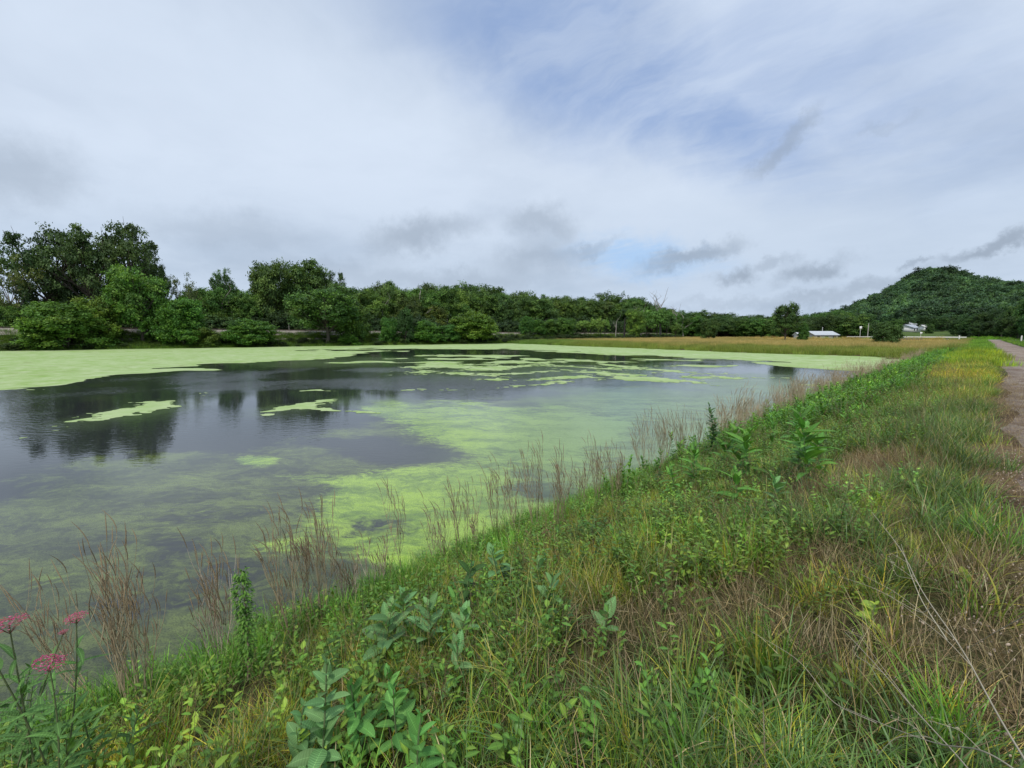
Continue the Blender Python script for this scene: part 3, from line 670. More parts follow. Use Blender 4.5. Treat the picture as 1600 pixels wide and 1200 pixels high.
def bigforb(g, r):     # leafy clump used in the dense weeds farther along the bank
    for s in range(6):
        a = r.uniform(0, 6.28); h = r.uniform(.3, .75); ln = r.uniform(0, .35); base = np.array([math.cos(a), math.sin(a), 0]) * r.uniform(0, .18)
        tipp = base + np.array([math.cos(a) * math.sin(ln), math.sin(a) * math.sin(ln), math.cos(ln)]) * h
        tube(g, np.linspace(base, tipp, 3), [.004, .003, .002], 3, (.10, .15, .05))
        n = int(h / .045)
        for k in range(n):
            p = base + (tipp - base) * (0.15 + 0.85 * k / n)
            for sgn in (0, math.pi):
                L = r.uniform(.07, .14); cc = [(.09, .22, .04), (.13, .28, .05), (.18, .32, .055)][r.integers(3)]
                V, F, C = leaf_strip(L, L * .36, 3, r.uniform(.1, .9), .2, 'oval', cc, 1.1); V = rotz(roty(V, -r.uniform(.1, .9)), k * 1.57 + sgn + r.normal(0, .3)); g.add(V + p, F, C)
T_BIG = mk(bigforb, 5, 'weed_clump')
def seedstalk(g, r):
    for s in range(4):
        a = r.uniform(0, 6.28); h = r.uniform(.4, .7); P = [np.array([r.uniform(-.08, .08), r.uniform(-.08, .08), 0])]
        for k in range(5): P.append(P[-1] + np.array([math.cos(a) * .03 * k * .5, math.sin(a) * .03 * k * .5, h / 5]))
        P = np.array(P); cc = [(.33, .26, .15), (.24, .2, .1), (.22, .15, .11)][r.integers(3)]; tube(g, P, np.full(6, .0012), 3, cc)
        for k in range(26):
            q = P[3] + (P[5] - P[3]) * r.uniform(0, 1.1) + r.normal(0, .006, 3); e = r.normal(0, .004, 3)
            g.add([q - e, q + np.array([0, 0, .007]), q + e], [[0, 1, 2]], cc)
T_SEED = mk(seedstalk, 4, 'seed_stalk')

def place(n_per, xr, yr, dens_fn, seed):
    """random points over a rectangle, thinned by density (points per square metre)"""
    r = np.random.default_rng(seed); A = (xr[1] - xr[0]) * (yr[1] - yr[0]); n = int(A * n_per)
    x = r.uniform(*xr, n); y = r.uniform(*yr, n); k = r.uniform(0, n_per, n) < dens_fn(x, y); x, y = x[k], y[k]
    return x, y, height(x, y), r
def inst(name, srcs, x, y, z, r, s0, s1, tint, lean=0.12, sz=None):
    n = len(x); s = r.uniform(s0, s1, n); scl = np.stack([s, s, s * (r.uniform(.85, 1.15, n) if sz is None else sz)], 1)
    rot = np.stack([r.normal(0, lean, n), r.normal(0, lean, n), r.uniform(0, 6.28, n)], 1)
    return scatter(name, srcs, np.stack([x, y, z], 1), rot, scl, r.integers(0, len(srcs), n), tint)
BARE = [(1000, 1000, .42), (1290, 880, .26), (1160, 960, .30), (1170, 985, .22), (1000, 1085, .18), (1285, 770, .35), (1390, 725, .5), (1290, 1020, .2), (930, 1090, .14), (860, 1075, .16), (1560, 1060, .4), (1240, 905, .2), (1600, 930, .4), (1420, 1010, .14), (1060, 880, .16)]
BARE = [(*hit(a, b)[:2], c) for a, b, c in BARE]
def bare(x, y):
    s = np.zeros(np.shape(x)); w = fbm(x, y, .35, 3, 81) * .35
    for a, b, c in BARE: s = np.maximum(s, sstep(-np.hypot(x - a, y - b) / (c * 1.35) + w, -1.2, -.65))
    return s
def shore(x): return sstep(x, -4.85, -4.55)
def trail_edge(x, y): e = 0.05 + 0.35 * sstep(y, 8, 30) + .3 * fbm(x * 0, y, 1.1, 3, 92); return sstep(-(x - e), -0.35, 0.15)

def d_long(x, y):
    r = np.hypot(x, y); a = sstep(x + fbm(x, y, 1.5, 3, 91) * .7, -2.1, -1.0); a = np.maximum(a, sstep(-y, -2.6, -1.4) * .8 * (x > -2.5)); return room(x, y) * gaps(x, y) * (6 + 78 * a) * trail_edge(x, y) * shore(x) * (1 - .97 * bare(x, y)) * np.where(r > 14, .45, 1)
def gtint(x, y, r, base, yel=0.0):
    n = fbm(x, y, .9, 3, 101)[:, None]; n2 = fbm(x, y, 3.2, 3, 103)[:, None]
    t = np.array(base) * (1 + n * .5 + fbm(x, y, .3, 2, 105)[:, None] * .35); yy = np.clip(yel + n2 * .9 - .15, 0, 1)
    return np.clip(t * (1 - yy) + t * np.array([1.9, 1.35, .75]) * yy, .15, 4) * r.uniform(.55, 1.45, (len(x), 1))
def gaps(x, y): return np.where(np.hypot(x, y) < 14, .06 + 1.15 * sstep(fbm(x, y, .42, 3, 95), -.30, .25), 1)
def farfac(x, y): return sstep(y, 11, 22)
x, y, z, r = place(90, (-4.9, 0.9), (-3, 40), d_long, 1)
far = farfac(x, y)[:, None]; T = gtint(x, y, r, (1, 1, 1)) * (1 - far) + gtint(x, y, r, (1.8, 1.45, .8), .35) * far
inst('brome_grass', T_LONG, x, y, z, r, .7, 1.1, T)
def d_fine(x, y):
    return room(x, y) * gaps(x + 9, y) * (90 - 55 * sstep(x, -1.6, -.8)) * trail_edge(x, y) * shore(x) * (1 - .98 * bare(x, y)) * np.where(np.hypot(x, y) > 12, .5, 1)
x, y, z, r = place(95, (-4.9, 0.9), (-3, 45), d_fine, 2)
inst('fine_bank_grass', T_FINE, x, y, z, r, .7, 1.15, gtint(x, y, r, (1.1, 1.16, .95), .15) * (1 + farfac(x, y)[:, None] * .3))
def d_lush(x, y): return room(x, y) * (60 * sstep(-x, 3.4, 4.2) + 12 * sstep(fbm(x, y, 1.3, 3, 111), .1, .4)) * shore(x) * trail_edge(x, y) * (1 - bare(x, y))
x, y, z, r = place(72, (-4.9, 0.5), (-3, 60), d_lush, 3)
inst('lush_shore_grass', T_LUSH, x, y, z, r, .65, 1.05, gtint(x, y, r, (1.2, 1.25, 1), -.15))
def d_dry(x, y): return (9 + 90 * bare(x, y) + 14 * sstep(fbm(x, y, 1.0, 3, 121), 0, .4)) * shore(x) * sstep(-x, -1.4, -.2)
x, y, z, r = place(110, (-4.8, 1.4), (-3, 25), d_dry, 4)
inst('dry_grass_litter', T_DRY, x, y, z + .005, r, .6, 1.2, np.array([1, .98, .9]) * r.uniform(.55, 1.25, (len(x), 1)), .25)
def d_yel(x, y): return 22 * sstep(-np.hypot(x + 1.4, y - 2.2), -1.6, -.4) * (1 - bare(x, y)) + 3.0 * sstep(fbm(x, y, .8, 3, 131), .1, .4) * shore(x) * trail_edge(x, y)
x, y, z, r = place(20, (-4.6, .4), (0, 14), d_yel, 5)
inst('yellowing_grass', T_YEL, x, y, z, r, .7, 1.05, r.uniform(.7, 1.1, (len(x), 1)) * np.ones((1, 3)))
def d_forb(x, y): return (20 + 42 * sstep(fbm(x, y, .9, 3, 141), -.1, .3)) * shore(x) * sstep(-x, .1, 1.2) * (1 - .9 * bare(x, y))
x, y, z, r = place(56, (-4.7, 0.2), (-2, 22), d_forb, 6)
inst('low_forbs', T_FORB, x, y, z, r, .8, 1.35, gtint(x, y, r, (1.1, 1.15, .9), -.05))
def d_big(x, y):
    a = sstep(-x + fbm(x, y, 3, 3, 151) * .8, 1.2, 2.2) * sstep(y, 9.5, 14)
    return (9 * a + 2.2 * sstep(-x, 3.3, 4.1) * sstep(y, 5, 7)) * shore(x) * np.where(y > 40, .7, 1)
x, y, z, r = place(10, (-4.7, 0), (4, 100), d_big, 7)
inst('leafy_weeds', T_BIG, x, y, z, r, .55, 1.1, gtint(x, y, r, (1.15, 1.25, .95), -.05))
x, y, z, r = place(9, (-4.6, .3), (0, 30), lambda x, y: 5 * (1 + fbm(x, y, 2, 3, 161)) * sstep(-x, -.2, .5), 8)
inst('grass_seed_stalks', T_SEED, x, y, z, r, .6, 1.0, r.uniform(.7, 1.1, (len(x), 1)) * np.ones((1, 3)))
# farther bank, other side of the trail and the rail bank: coarser clumps
def clump(cols, n=70, rad=.45, h0=.35, h1=.8, w=.022, tip=None, lean=.22, curl=.8):
    return lambda g, r: blades(g, r, n, rad, h0, h1, w, lean, curl, 4, cols, tip)
T_FARG = mk(clump([G2, G3, (.10, .20, .04)], 80, .5, .3, .6, .016), 4, 'far_green_clump')
x, y, z, r = place(4, (-4.8, 1.2), (32, 158), lambda x, y: 3.5 * shore(x) * np.where(x > .1, .6, 1), 9)
yb = sstep(x, -2.2, -.6)[:, None] * sstep(-y, -75, -45)[:, None]; T = gtint(x, y, r, (1.1, 1.25, .9), -.1) * (1 - yb * .7) + gtint(x, y, r, (1.9, 1.45, .8), .2) * yb * .7
inst('distant_bank_grass', T_FARG, x, y, z, r, .6, 1.0, T)
x, y, z, r = place(4, (4.0, 12), (-6, 158), lambda x, y: 3.2 + 0 * x, 10)
inst('trailside_grass', T_FARG, x, y, z, r, .5, .9, gtint(x, y, r, (.9, 1.0, .8), 0))
x, y, z, r = place(2.5, (-150, -90), (-60, 250), lambda x, y: 2.4 * ((far_shore(y) - x > -0.8) & (far_shore(y) - x < 11.2)), 11)
inst('far_shore_grass', T_FARG, x, y, z, r, 1.0, 1.7, gtint(x, y, r, (.62, .66, .62), .0))
x, y, z, r = place(.5, (-40, 60), (166, 260), lambda x, y: .4 + 0 * x, 12)
inst('grass_beyond_the_road', T_FARG, x, y, z, r, 1.0, 2.0, gtint(x, y, r, (1.1, 1.35, .8), -.1))
# golden marsh field
GO = (.46, .36, .12); GO2 = (.36, .31, .09); GO3 = (.55, .44, .18)
T_GOLD = mk(clump([GO, GO2, GO3, (.24, .24, .06)], 90, .8, .6, 1.05, .022, (.56, .43, .18, .6), .13, .35), 5, 'golden_clump')
T_SEDGE = mk(clump([(.16, .26, .045), (.21, .28, .055), (.28, .31, .07)], 90, .8, .5, 1.0, .026, (.28, .27, .07, .5), .15, .5), 4, 'sedge_clump')
def q_of(x, y): return y - field_edge(x) - fbm(x, x * 0, 7.0, 3, 9) * 2.2
def d_gold(x, y):
    q = q_of(x, y); gb = sstep(q + fbm(x, y, 9, 3, 171) * 7 - 6 * sstep(-x, 40, 85), 3, 12); return 1.5 * gb * (q > 0) * sstep(-x + fbm(x, y, 5, 3, 172) * 1.5, 1.0, 3.0) * (y < 157) * (far_shore(y) - x < -2)
x, y, z, r = place(1.5, (-112, 0), (66, 158), d_gold, 13)
inst('golden_marsh_grass', T_GOLD, x, y, z, r, .75, 1.15, np.array([1, 1, 1]) * (1 + .6 * fbm(x, y, 9, 4, 173)[:, None] * np.array([1.0, .75, .8])) * r.uniform(.85, 1.15, (len(x), 1)))
x, y, z, r = place(.8, (-118, -60), (157, 260), lambda x, y: .7 * (far_shore(y) - x < -2) + 0 * x, 14)
inst('far_marsh_grass', T_GOLD, x, y, z, r, .9, 1.3, r.uniform(.85, 1.15, (len(x), 1)) * np.ones((1, 3)))
def d_sed(x, y):
    q = q_of(x, y); gb = 1 - sstep(q + fbm(x, y, 9, 3, 171) * 7 - 6 * sstep(-x, 40, 85), 3, 12); return (2.2 * gb + .12) * (q > -.4) * (y < 157) * (x < -1.2) * (far_shore(y) - x < -1)
x, y, z, r = place(2.4, (-112, -1), (64, 158), d_sed, 15)
inst('green_sedge_edge', T_SEDGE, x, y, z, r, .7, 1.1, np.array([1, 1, 1]) * (1 + .3 * fbm(x, y, 6, 3, 174)[:, None]) * (1 - .35 * sstep(-x, 60, 88)[:, None] * np.array([1, .3, .6])) * r.uniform(.8, 1.2, (len(x), 1)))

# loose stones on the trail verge
def stone(g, r):
    a = r.normal(0, 1, (14, 3)); a /= np.linalg.norm(a, axis=1)[:, None]
    import bmesh
    bm = bmesh.new(); bmesh.ops.create_icosphere(bm, subdivisions=1, radius=1.0)
    V = np.array([v.co[:] for v in bm.verts]); F = np.array([[v.index for v in f.verts] for f in bm.faces]); bm.free()
    V = V * r.uniform(.6, 1.2, (len(V), 1)) * np.array([1, .75, .45]); g.add(V, F, (.36, .32, .28))
ST_ = []
for j in range(4):
    g = Geo(); stone(g, np.random.default_rng(j)); ST_.append(g.mesh('stone', M_STONE))
x, y, z, r = place(500, (-.4, 2.2), (0.2, 9), lambda x, y: 360 * sstep(x + fbm(x, y, .5, 3, 181) * .5, -.15, .5) + 0 * x, 16)
n = len(x); s = r.uniform(.004, .013, n)
scatter('loose_trail_stones', ST_, np.stack([x, y, z + .035], 1), r.uniform(0, 6.28, (n, 3)), np.stack([s, s, s], 1), r.integers(0, 4, n), np.array([1.1, 1.0, .92]) * r.uniform(.45, 1.5, (n, 1)))
x, y, z, r = place(60, (-1.5, 3.8), (0, 22), lambda x, y: 55 * sstep(fbm(x, y, .9, 3, 191) + .45 * (x < 1.0) + .3 * (x > 3.2), -.1, .3) * sstep(x, -.1, .3), 17)
inst('straw_on_trail', T_DRY, x, y, z + .025, r, .5, 1.0, np.array([.95, .84, .74]) * r.uniform(.5, 1.15, (len(x), 1)), .15, sz=.25)

# ------------------------------------------------------------------ trees
ORD = ['first', 'second', 'third', 'fourth', 'fifth', 'sixth', 'seventh', 'eighth', 'ninth', 'tenth', 'eleventh', 'twelfth']
MARKS = [(-900, 'the left picture edge'), (100, 'the broad far left shore shrub'), (222, 'the bright green round tree'), (318, 'the low olive shrub'), (390, 'the low rounded bright shrub'), (452, 'the short signal post'), (512, 'the broad dark shore tree'), (577, 'the olive tree beside it'), (633, 'the narrow cedar'), (699, 'the weathered wooden pole'), (738, 'the round yellow-green bush'), (823, 'the end of the wooded shore'), (914, 'the leftmost slim marsh tree'), (975, 'the blackened snag'), (1031, 'the tall bare dead tree'), (1107, 'the small round lone tree'), (1226, 'the tall pointed tree'), (1281, 'the long low shed'), (1344, 'the tall white sign'), (1385, 'the round willow bush'), (1421, 'the farmhouse'), (1499, 'the left trail marker post'), (1597, 'the right trail marker post')]
COUNT = {}
def nth(px, what):      # objects of one row are made from left to right
    k = max(i for i, q in enumerate(MARKS) if q[0] <= px); key = (what, k); COUNT[key] = COUNT.get(key, -1) + 1
    return f"{ORD[min(11, COUNT[key])]} {what} right of {MARKS[k][1]}"
def crown(seed, shape='round', nl=16, lr=.24, sub=20, leaf=.028, per=36, cols=None, low=.25, flat=1.0, dropout=0.0):
    """unit tree: crown spans radius 0.5 and z from low to 1"""
    r = np.random.default_rng(seed); g = Geo(); cs = []
    for k in range(nl):
        t_ = (k + .5) / nl; zz = low + lr * .6 + (1 - low - lr * 1.3) * t_ ** .9
        if shape == 'round': env = math.sqrt(max(0.02, 1 - ((zz - (low + 1) / 2) / ((1 - low) / 2 * 1.05)) ** 2))
        elif shape == 'tall': env = (1 - (zz - low) / (1 - low)) ** .6 * .9 + .12
        elif shape == 'vase': env = .45 + .55 * math.sin(min(1, (zz - low) / (1 - low) * 1.25) * math.pi * .75)
        else: env = math.sqrt(max(.03, 1 - (zz - low) ** 2 / (1 - low) ** 2))
        a = k * 2.4 + r.normal(0, .5); rr = (.5 - lr * .75) * env * math.sqrt(r.uniform(.15, 1)) * 1.05
        cs.append(np.array([math.cos(a) * rr, math.sin(a) * rr, zz + r.normal(0, .03)]))
    cs = np.array(cs); cols = cols or [(.062, .120, .034), (.088, .158, .038), (.050, .098, .030), (.118, .192, .046)]
    for ci, c0 in enumerate(cs):
        R_ = lr * r.uniform(.65, 1.15); d = r.normal(0, 1, (sub, 3)); d[:, 2] = d[:, 2] * .8 + .25; d /= np.linalg.norm(d, axis=1)[:, None]
        sc = c0 + d * R_ * r.uniform(.55, 1.0, (sub, 1)) * np.array([1, 1, flat]); keep = r.uniform(0, 1, sub) > dropout; sc, d = sc[keep], d[keep]; m_ = len(sc)
        tone = r.uniform(.8, 1.25)
        q = r.normal(0, 1, (m_, per, 3)) * R_ * np.array([.20, .20, .13]) + sc[:, None]
        nn = d[:, None] * .7 + r.normal(0, .6, (m_, per, 3)) + np.array([0, 0, .45]); nn = nn.reshape(-1, 3); nn /= np.linalg.norm(nn, axis=1)[:, None]; q = q.reshape(-1, 3)
        ref = r.normal(0, 1, q.shape); u = np.cross(nn, ref); u /= np.linalg.norm(u, axis=1)[:, None]; v = np.cross(nn, u); s = leaf * r.uniform(.6, 1.3, (len(q), 1))
        V = np.stack([q + u * s, q + v * s * .6 - nn * s * .15, q - u * s, q - v * s * .6 - nn * s * .15], 1)
        cb = np.repeat(np.array(cols)[r.integers(0, len(cols), m_)], per, 0) * tone * r.uniform(.75, 1.3, (len(q), 1))
        i = np.arange(len(q) * 4).reshape(-1, 4); g.add(V.reshape(-1, 3), i, np.repeat(cb, 4, 0))
    return g, cs
def trunk(seed, cs, low, rad=.022, colr=(.10, .085, .07), lean=0.03, multi=1):
    r = np.random.default_rng(seed + 500); g = Geo()
    for m_ in range(multi):
        off = np.array([r.normal(0, .03), r.normal(0, .03), 0]) * (multi > 1); a = r.uniform(0, 6.28); le = lean + (.12 if multi > 1 else 0)
        tt = np.linspace(0, 1, 7); P = np.stack([off[0] + math.cos(a) * le * tt ** 1.4 + r.normal(0, .004, 7), off[1] + math.sin(a) * le * tt ** 1.4 + r.normal(0, .004, 7), -0.03 + tt * (.85)], 1)
        rr = rad / math.sqrt(multi) * (1.25 - 1.05 * tt ** .8); rr[0] *= 1.35; tube(g, P, rr, 7, colr)
        for c0 in cs[m_::multi]:
            zz = min(.78, max(.10, c0[2] * .55 + r.normal(0, .04))); p0 = np.array([np.interp(zz, P[:, 2], P[:, 0]), np.interp(zz, P[:, 2], P[:, 1]), zz])
            mid = p0 * .5 + c0 * .5 + np.array([0, 0, -.02]) + r.normal(0, .012, 3); L_ = np.array([p0, p0 * .7 + mid * .3, mid, mid * .4 + c0 * .6, c0]); tube(g, L_, rad * np.array([.5, .42, .33, .22, .1]), 4, colr)
            for s in range(3):
                e = c0 + r.normal(0, .07, 3); tube(g, np.array([mid, (mid + e) / 2 + r.normal(0, .01, 3), e]), rad * np.array([.2, .14, .05]), 3, colr)
    return g
KINDS = {}
def kind(nm, seeds, mult=1, **kw):
    tk = {k: kw.pop(k) for k in ('rad', 'colr', 'lean', 'multi') if k in kw}; L = []
    for s in seeds:
        g, cs = crown(s, **kw); gt = trunk(s, cs, kw.get('low', .25), **tk); L.append((g.mesh('crown', M_LEAF_T), gt.mesh('trunk', M_BARK)))
    KINDS[nm] = L
kind('oak', (1, 2, 3, 4), shape='round', nl=22, lr=.18, sub=22, leaf=.016, per=42, low=.22)
kind('cottonwood', (11, 12), shape='vase', nl=34, lr=.135, sub=24, leaf=.013, per=36, low=.14, cols=[(.056, .108, .034), (.076, .138, .040), (.046, .090, .030), (.105, .175, .050)], rad=.03, dropout=.3)
kind('maple', (21, 22, 23), shape='round', nl=24, lr=.175, sub=24, leaf=.017, per=42, low=.12, cols=[(.085, .185, .038), (.11, .22, .042), (.070, .15, .035), (.15, .26, .05)])
kind('shrub', (31, 32, 33), shape='dome', nl=24, lr=.19, sub=24, leaf=.019, per=44, low=.02, cols=[(.095, .17, .036), (.125, .21, .040), (.072, .135, .032), (.17, .25, .048)], rad=.014, multi=4)
kind('wispy', (41, 42), shape='vase', nl=18, lr=.15, sub=14, leaf=.016, per=22, low=.2, cols=[(.10, .14, .05), (.13, .17, .06), (.08, .12, .045)], dropout=.3, multi=2, rad=.016, colr=(.2, .18, .15))
kind('cedar', (51,), shape='tall', nl=20, lr=.18, sub=22, leaf=.024, per=26, low=.03, cols=[(.030, .065, .022), (.04, .08, .028), (.05, .10, .03)])
kind('slim', (61, 62), shape='round', nl=10, lr=.2, sub=16, leaf=.03, per=22, low=.38, cols=[(.10, .17, .04), (.075, .13, .032), (.13, .19, .05)], dropout=.2, rad=.02, colr=(.07, .055, .045))
kind('willow', (71,), shape='dome', nl=24, lr=.2, sub=26, leaf=.020, per=34, low=.02, cols=[(.055, .10, .03), (.07, .125, .035), (.045, .085, .026)], rad=.015, multi=3)
rt = np.random.default_rng(77)
def tree(kd, p, H, W, tint=(1, 1, 1), name=None, cat='tree', **props):
    crm, trm = KINDS[kd][rt.integers(len(KINDS[kd]))]
    z0 = float(height(p[0], p[1])); o = empty(name or {'oak': 'deciduous_tree', 'cottonwood': 'cottonwood_tree', 'maple': 'maple_tree', 'shrub': 'shrub', 'wispy': 'wispy_tree', 'cedar': 'cedar_tree', 'slim': 'young_tree', 'willow': 'willow_bush'}[kd], (p[0], p[1], z0 - .05), category=cat, **props)
    o.scale = (W, W, H); o.rotation_euler = (0, 0, rt.uniform(0, 6.28))
    c = link('crown', crm, o); c.color = (*[float(q) * rt.uniform(.92, 1.08) for q in tint], 1); link('trunk', trm, o); return o
def tree_px(kd, px, ytop, wpx, off=None, xw=None, yw=None, base=None, **kw):
    if off is not None: p = on_shore(px, off)
    elif xw is not None: p = on_x(px, xw)
    elif yw is not None: p = on_y(px, yw)
    else: p = hit(px, base)
    z0 = float(height(p[0], p[1])); H = (ztop(p, px, ytop) - z0) * 1.04; W = wpx * depth(p) / FPX * math.cos(math.atan((px - 800) / FPX)) ** .3
    return tree(kd, p, H, W, **kw)
RB = -148
front = [
 # kind, px, ytop, width px, x line, tint, category, label
 ('cottonwood', 88, 370, 120, RB - 4, (.95, .95, 1), 'tree', 'tall dark tree with grey-green top, left of the two big cottonwoods'),
 ('cottonwood', 150, 361, 125, RB - 2, (.9, .95, .95), 'tree', 'tall very dark cottonwood in the middle of the big left clump'),
 ('cottonwood', 212, 356, 110, RB - 3, (1, 1, .95), 'tree', 'tallest dark cottonwood with open crown, right one of the left clump'),
 ('wispy', 32, 408, 95, RB + 1, (1.3, 1.25, 1), 'tree', 'pale wispy leaning tree at the left picture edge'),
 ('cottonwood', 255, 412, 36, RB - 6, (1, 1, 1), 'tree', 'small dark crown poking out right of the tallest cottonwood'),
 ('wispy', 292, 432, 44, RB - 1, (1.1, 1.0, 1), 'tree', 'sparse greyish half-bare tree right of the big cottonwoods'),
 ('maple', 222, 424, 98, -7, (1.05, 1.15, 1), 'tree', 'bright green round tree in front of the dark cottonwoods'),
 ('shrub', 100, 474, 128, -1.5, (1.0, 1.05, .9), 'shrub', 'broad yellow-green shrub overhanging the duckweed at far left'),
 ('shrub', 158, 464, 80, -6, (1.1, 1.05, .9), 'shrub', 'tall light green shrub behind the broad shore shrub'),
 ('shrub', 286, 468, 84, -2, (.85, 1.1, .9), 'shrub', 'mid green shrub at the waterline below the bright round tree'),
 ('shrub', 318, 512, 46, -0.8, (.95, .95, .8), 'shrub', 'low olive shrub at the waterline right of the bright tree'),
 ('shrub', 390, 500, 84, -1.5, (.85, 1.15, .9), 'shrub', 'low rounded bright green shrub between two stretches of railway bank'),
 ('cottonwood', 352, 427, 50, RB - 10, (1, 1.05, 1), 'tree', 'twin-topped dark tree rising above the hazel thicket'),
 ('oak', 430, 412, 80, RB - 6, (1.05, 1.1, 1), 'tree', 'high domed green tree, left half of the second tall clump'),
 ('oak', 478, 410, 84, RB - 8, (1.1, 1.15, 1), 'tree', 'high green tree with ragged top in the second tall clump'),
 ('cottonwood', 520, 424, 46, RB - 6, (1, 1, 1), 'tree', 'dark narrow tree with bare twigs at the right of the second clump'),
 ('oak', 512, 450, 118, -3, (1.0, 1.15, 1), 'tree', 'broad dark green tree standing at the shore before the second clump'),
 ('shrub', 552, 470, 60, -5, (.95, 1.0, .9), 'tree', 'olive green tree touching the right side of the broad shore tree'),
 ('shrub', 545, 522, 34, -0.5, (.8, 1.05, .8), 'shrub', 'tiny bright bush right at the water under the broad shore tree'),
 ('cedar', 633, 484, 34, -2, (1.1, 1.2, 1), 'tree', 'narrow dark cedar standing upright at the shore'),
 ('shrub', 608, 497, 34, -3, (.7, 1.0, .9), 'shrub', 'small rounded dark bush left of the narrow cedar'),
 ('shrub', 668, 502, 52, -1.5, (.75, 1.1, .9), 'shrub', 'low fresh green bush right of the narrow cedar'),
 ('shrub', 738, 490, 84, -2, (1.15, 1.15, .9), 'shrub', 'round yellow-green bush at the end of the wooded shore'),
 ('shrub', 700, 508, 40, -1.5, (.7, .95, .9), 'shrub', 'dark low bush tucked left of the round yellow-green bush'),
]
for kd, px, yt, w, xl, ti, cat, lab in front: tree_px(kd, px, yt, w, off=(-xl if xl > -40 else 30.0 + (RB - xl)), tint=ti, cat=cat, label=lab)
GB = 'shrubs and low trees behind the railway'
for px, yt, w in sorted([(-30, 470, 80), (15, 480, 60), (60, 478, 60), (300, 468, 60), (340, 458, 70), (385, 462, 60), (420, 480, 50), (460, 478, 60), (575, 478, 60), (600, 492, 46), (640, 478, 50), (680, 482, 50), (720, 480, 50), (765, 486, 46), (800, 492, 46), (-80, 450, 90), (330, 486, 60), (120, 480, 80), (190, 470, 80), (560, 486, 50)]):
    tree_px('shrub' if rt.uniform() < .6 else 'maple', px, yt + rt.uniform(-3, 3), w, xw=-141 - rt.uniform(0, 5), tint=(rt.uniform(.7, 1.05), rt.uniform(.75, .95), .9), name='thicket_tree', label=nth(px, 'bushy green thicket tree behind the railway'), group=GB)
GF = 'forest trees behind the pond'
skyl = [(-160, 440), (-60, 452), (0, 470), (270, 470), (300, 452), (340, 448), (400, 448), (540, 452), (575, 440), (600, 440), (640, 448), (662, 441), (700, 440), (740, 439), (770, 448), (800, 455), (846, 454), (870, 458), (905, 456), (935, 460), (965, 459), (990, 468), (1005, 474)]
for row, (dx, dy) in enumerate([(0, 0), (14, 4)]):
    for px in np.arange(-150, 1000, 22):
        yt = np.interp(px, [q[0] for q in skyl], [q[1] for q in skyl])
        p_ = px + rt.uniform(-6, 6) + row * 8
        tree_px('oak' if rt.uniform() < .75 else 'cottonwood', p_, yt + 4 + rt.uniform(-3, 8) + (9 if row == 0 else 0), rt.uniform(50, 76), xw=-150 - dx - rt.uniform(0, 6) + .17 * max(0, p_ - 400) * .12, tint=np.array((rt.uniform(.9, 1.2), 1.05, rt.uniform(.8, 1.0))) * rt.uniform(.8, 1.45), name='forest_tree', label=nth(p_, ['dark forest tree in the front row', 'forest tree topping the skyline'][row]), group=GF)
GE = 'trees along the far end of the marsh'
skr = [(985, 470), (1010, 474), (1040, 482), (1060, 488), (1080, 482), (1100, 488), (1125, 487), (1145, 490), (1160, 496), (1175, 490), (1200, 491), (1230, 496), (1250, 490), (1275, 488), (1300, 485), (1320, 484), (1345, 488), (1380, 500)]
for row in range(2):
    for px in np.arange(985, 1350, 15):
        yt = np.interp(px, [q[0] for q in skr], [q[1] for q in skr])
        p_ = px + rt.uniform(-4, 4) + row * 6
        tree_px('oak' if rt.uniform() < .6 else 'maple', p_, yt + 3 + rt.uniform(-2, 6) + 5 * (1 - row), rt.uniform(34, 54), yw=205 + row * 22 + rt.uniform(0, 8), tint=np.array((.85, .9, .9)) * rt.uniform(.8, 1.25), name='treeline_tree', label=nth(p_, ['front treeline tree beyond the marsh', 'rear treeline tree beyond the marsh'][row]), group=GE)
for px, yt, w in [(823, 495, 26), (842, 500, 28), (862, 500, 34), (884, 497, 36), (1062, 500, 30), (1085, 503, 34), (1135, 504, 30), (1165, 503, 40), (1190, 505, 30)]:
    tree_px('shrub', px, yt, w, yw=None, xw=None, base=524.8, tint=(.75, 1.0, .9), name='edge_shrub', cat='shrub', label=nth(px, 'rounded green shrub at the forest foot'), group='shrubs at the foot of the far forest')
mid = [('slim', 914, 500, 26, 529, (1.1, 1.1, .9), 'leftmost slim pale young tree standing in the marsh grass'),
 ('slim', 923, 499, 22, 530.5, (1.1, 1.1, .9), 'slim young tree with a pale trunk beside the leftmost marsh tree'),
 ('slim', 938, 497, 20, 530, (1.2, 1.1, .9), 'slim young yellow-green tree left of the blackened snag'),
 ('slim', 945, 500, 20, 530, (1.0, 1.1, .9), 'thin twin of the yellow-green tree left of the snag'),
 ('maple', 992, 485, 34, 531, (1.1, 1.05, .8), 'bright yellow-green leafy tree right of the blackened snag'),
 ('slim', 1010, 484, 36, 530, (.7, .9, .8), 'leafy tree with several dark trunks right of the bright one'),
 ('slim', 1026, 482, 34, 530, (.7, .85, .8), 'dark-trunked tree under the tall bare tree'),
 ('slim', 1041, 490, 30, 530, (.65, .8, .8), 'small dark-stemmed tree right of the tall bare tree'),
 ('slim', 1055, 506, 20, 531, (.7, .8, .7), 'little ragged tree alone beside a dark stump'),
 ('maple', 1107, 500, 32, 533, (.6, .62, .7), 'small round dull-green tree standing alone in the golden grass'),
 ('oak', 1226, 476, 44, 536, (.85, .95, .95), 'tall dark tree with pointed top standing in front of the treeline'),
 ('shrub', 1254, 506, 18, 536, (.6, .8, .8), 'small dark bush beside the tall pointed tree'),
 ('willow', 1385, 505, 46, 541, (1.0, 1.1, .9), 'round green willow bush standing alone in the golden marsh')]
